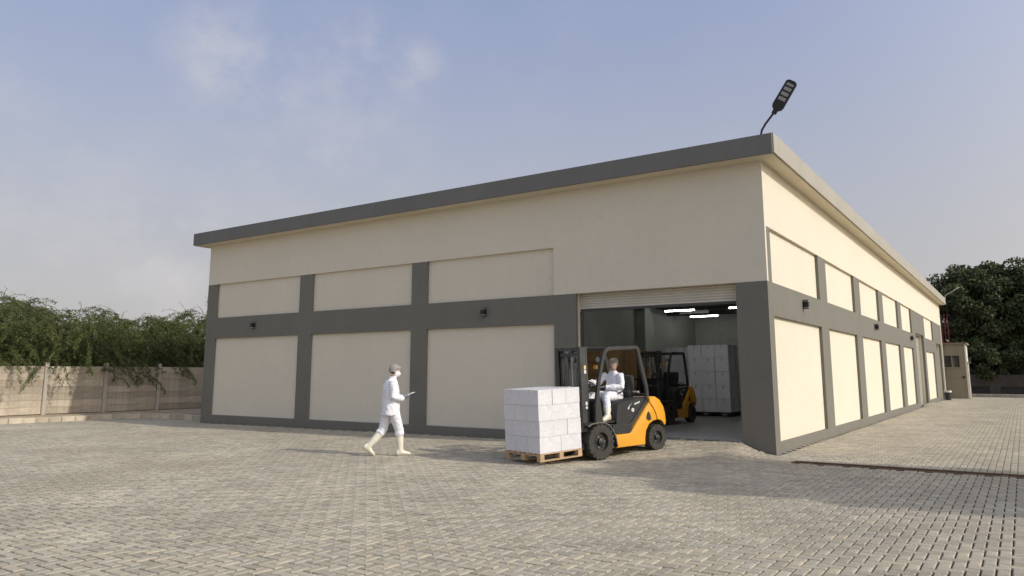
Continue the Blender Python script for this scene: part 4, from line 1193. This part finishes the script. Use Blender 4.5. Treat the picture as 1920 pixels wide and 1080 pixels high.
def big_tree(x, y, hgt, rad, lab, seed, ncl, lf, per=330, m=None, zlow=.18, grp='dense dark trees behind the far end', clr=1.0):
    rn = random.Random(seed); rr = np.random.default_rng(seed)
    e = empty('leafy_tree', (x, y, 0), 0, lab, 'tree', grp)
    mb = MB(); f = Vector((rn.uniform(-.3,.3), rn.uniform(-.3,.3), hgt*.35))
    mb.tube([(0,0,-.2), f*.5+Vector((.1,.05,0)), f], [.035*hgt,.028*hgt,.024*hgt], bark, 10)
    cc = []
    for k in range(ncl):
        u = rn.uniform(-1,1); a = rn.uniform(0,2*math.pi); q = rn.uniform(.55,1)**.5
        s_ = math.sqrt(1-u*u)
        z = hgt*(zlow+1)/2+u*q*hgt*(1-zlow)/2*.88
        p = Vector((math.cos(a)*s_*rad*q*.9, math.sin(a)*s_*rad*q*.9, z)); cc.append(p)
        if k % 4 == 0: mb.tube([f, (f+p)/2+Vector((0,0,.1*hgt*.3)), p], [.014*hgt,.009*hgt,.003*hgt], bark, 5)
    mb.build('trunk', e, 60)
    LC, LD, LS, LT = [], [], [], []
    for p in cc:
        cr = rn.uniform(.10,.19)*rad*1.15*clr; nl = int(per*rn.uniform(.7,1.3))
        v = rr.normal(size=(nl,3)); v /= np.linalg.norm(v,axis=1)[:,None]
        rad_ = cr*(rr.random(nl)**.33)[:,None]
        pos = np.array(p)+v*rad_*np.array([1,1,.75])
        d = v*.7+rr.normal(size=(nl,3))*.6+np.array([0,0,-.3]); d /= np.linalg.norm(d,axis=1)[:,None]
        LC.append(pos); LD.append(d); LS.append(rr.uniform(.7,1.3,nl)*lf); LT.append(np.clip(rn.random()*.7+rr.random(nl)*.3,0,1))
    inst(leaf_mesh('crown', np.concatenate(LC), np.concatenate(LD), np.concatenate(LS), .55, m or leaf_b, np.concatenate(LT)), 'crown', e)
    return e
big_tree(.6, 57, 10.7, 5.0, 'dense dark tree rising right behind the end of the eaves', 51, 190, .26, zlow=.08)
big_tree(6.4, 58, 11.3, 5.2, 'tallest dense dark tree above the guard cabin\'s right', 52, 210, .26, zlow=.06)
big_tree(12.4, 57, 11.2, 5.2, 'dense dark tree cut by the right picture edge', 53, 190, .28, zlow=.06)
big_tree(3.4, 60, 11.3, 4.6, 'dense dark tree filling the gap behind the guard cabin roof', 58, 150, .28, zlow=.06)
big_tree(-5.5, 60, 9.0, 4.6, 'dense dark tree mostly hidden behind the warehouse end', 54, 90, .30)
big_tree(19.0, 60, 11.2, 5.4, 'dense dark tree outside the right picture edge', 55, 90, .34)
# low dark shrubs under them
for i, (x, r_, h_) in enumerate(((1.8,2.4,4.0),(5.2,2.7,4.4),(8.8,2.7,4.2),(12.6,2.8,4.6),(16.4,2.8,4.4))):
    o = big_tree(x, YW+1.7+.4*(i%2), h_, r_, ['dark shrub behind the guard cabin','dark shrub over the wall just right of the cabin','dark shrub over the wall near the right edge','dark shrub at the right picture edge','dark shrub beyond the right edge'][i], 70+i, 70, .2, 230, leaf_b, .05, 'dark shrubs over the far wall')
    o.name = 'shrub'; o['category'] = 'shrub'
# the tree whose shade falls across the drive (stands just outside the frame)
big_tree(10.6, -1.9, 8.0, 2.5, 'leafy tree by the drive outside the right edge that shades the paving', 90, 120, .16, 300, leaf_c, .26, 'trees by the drive', 1.15)
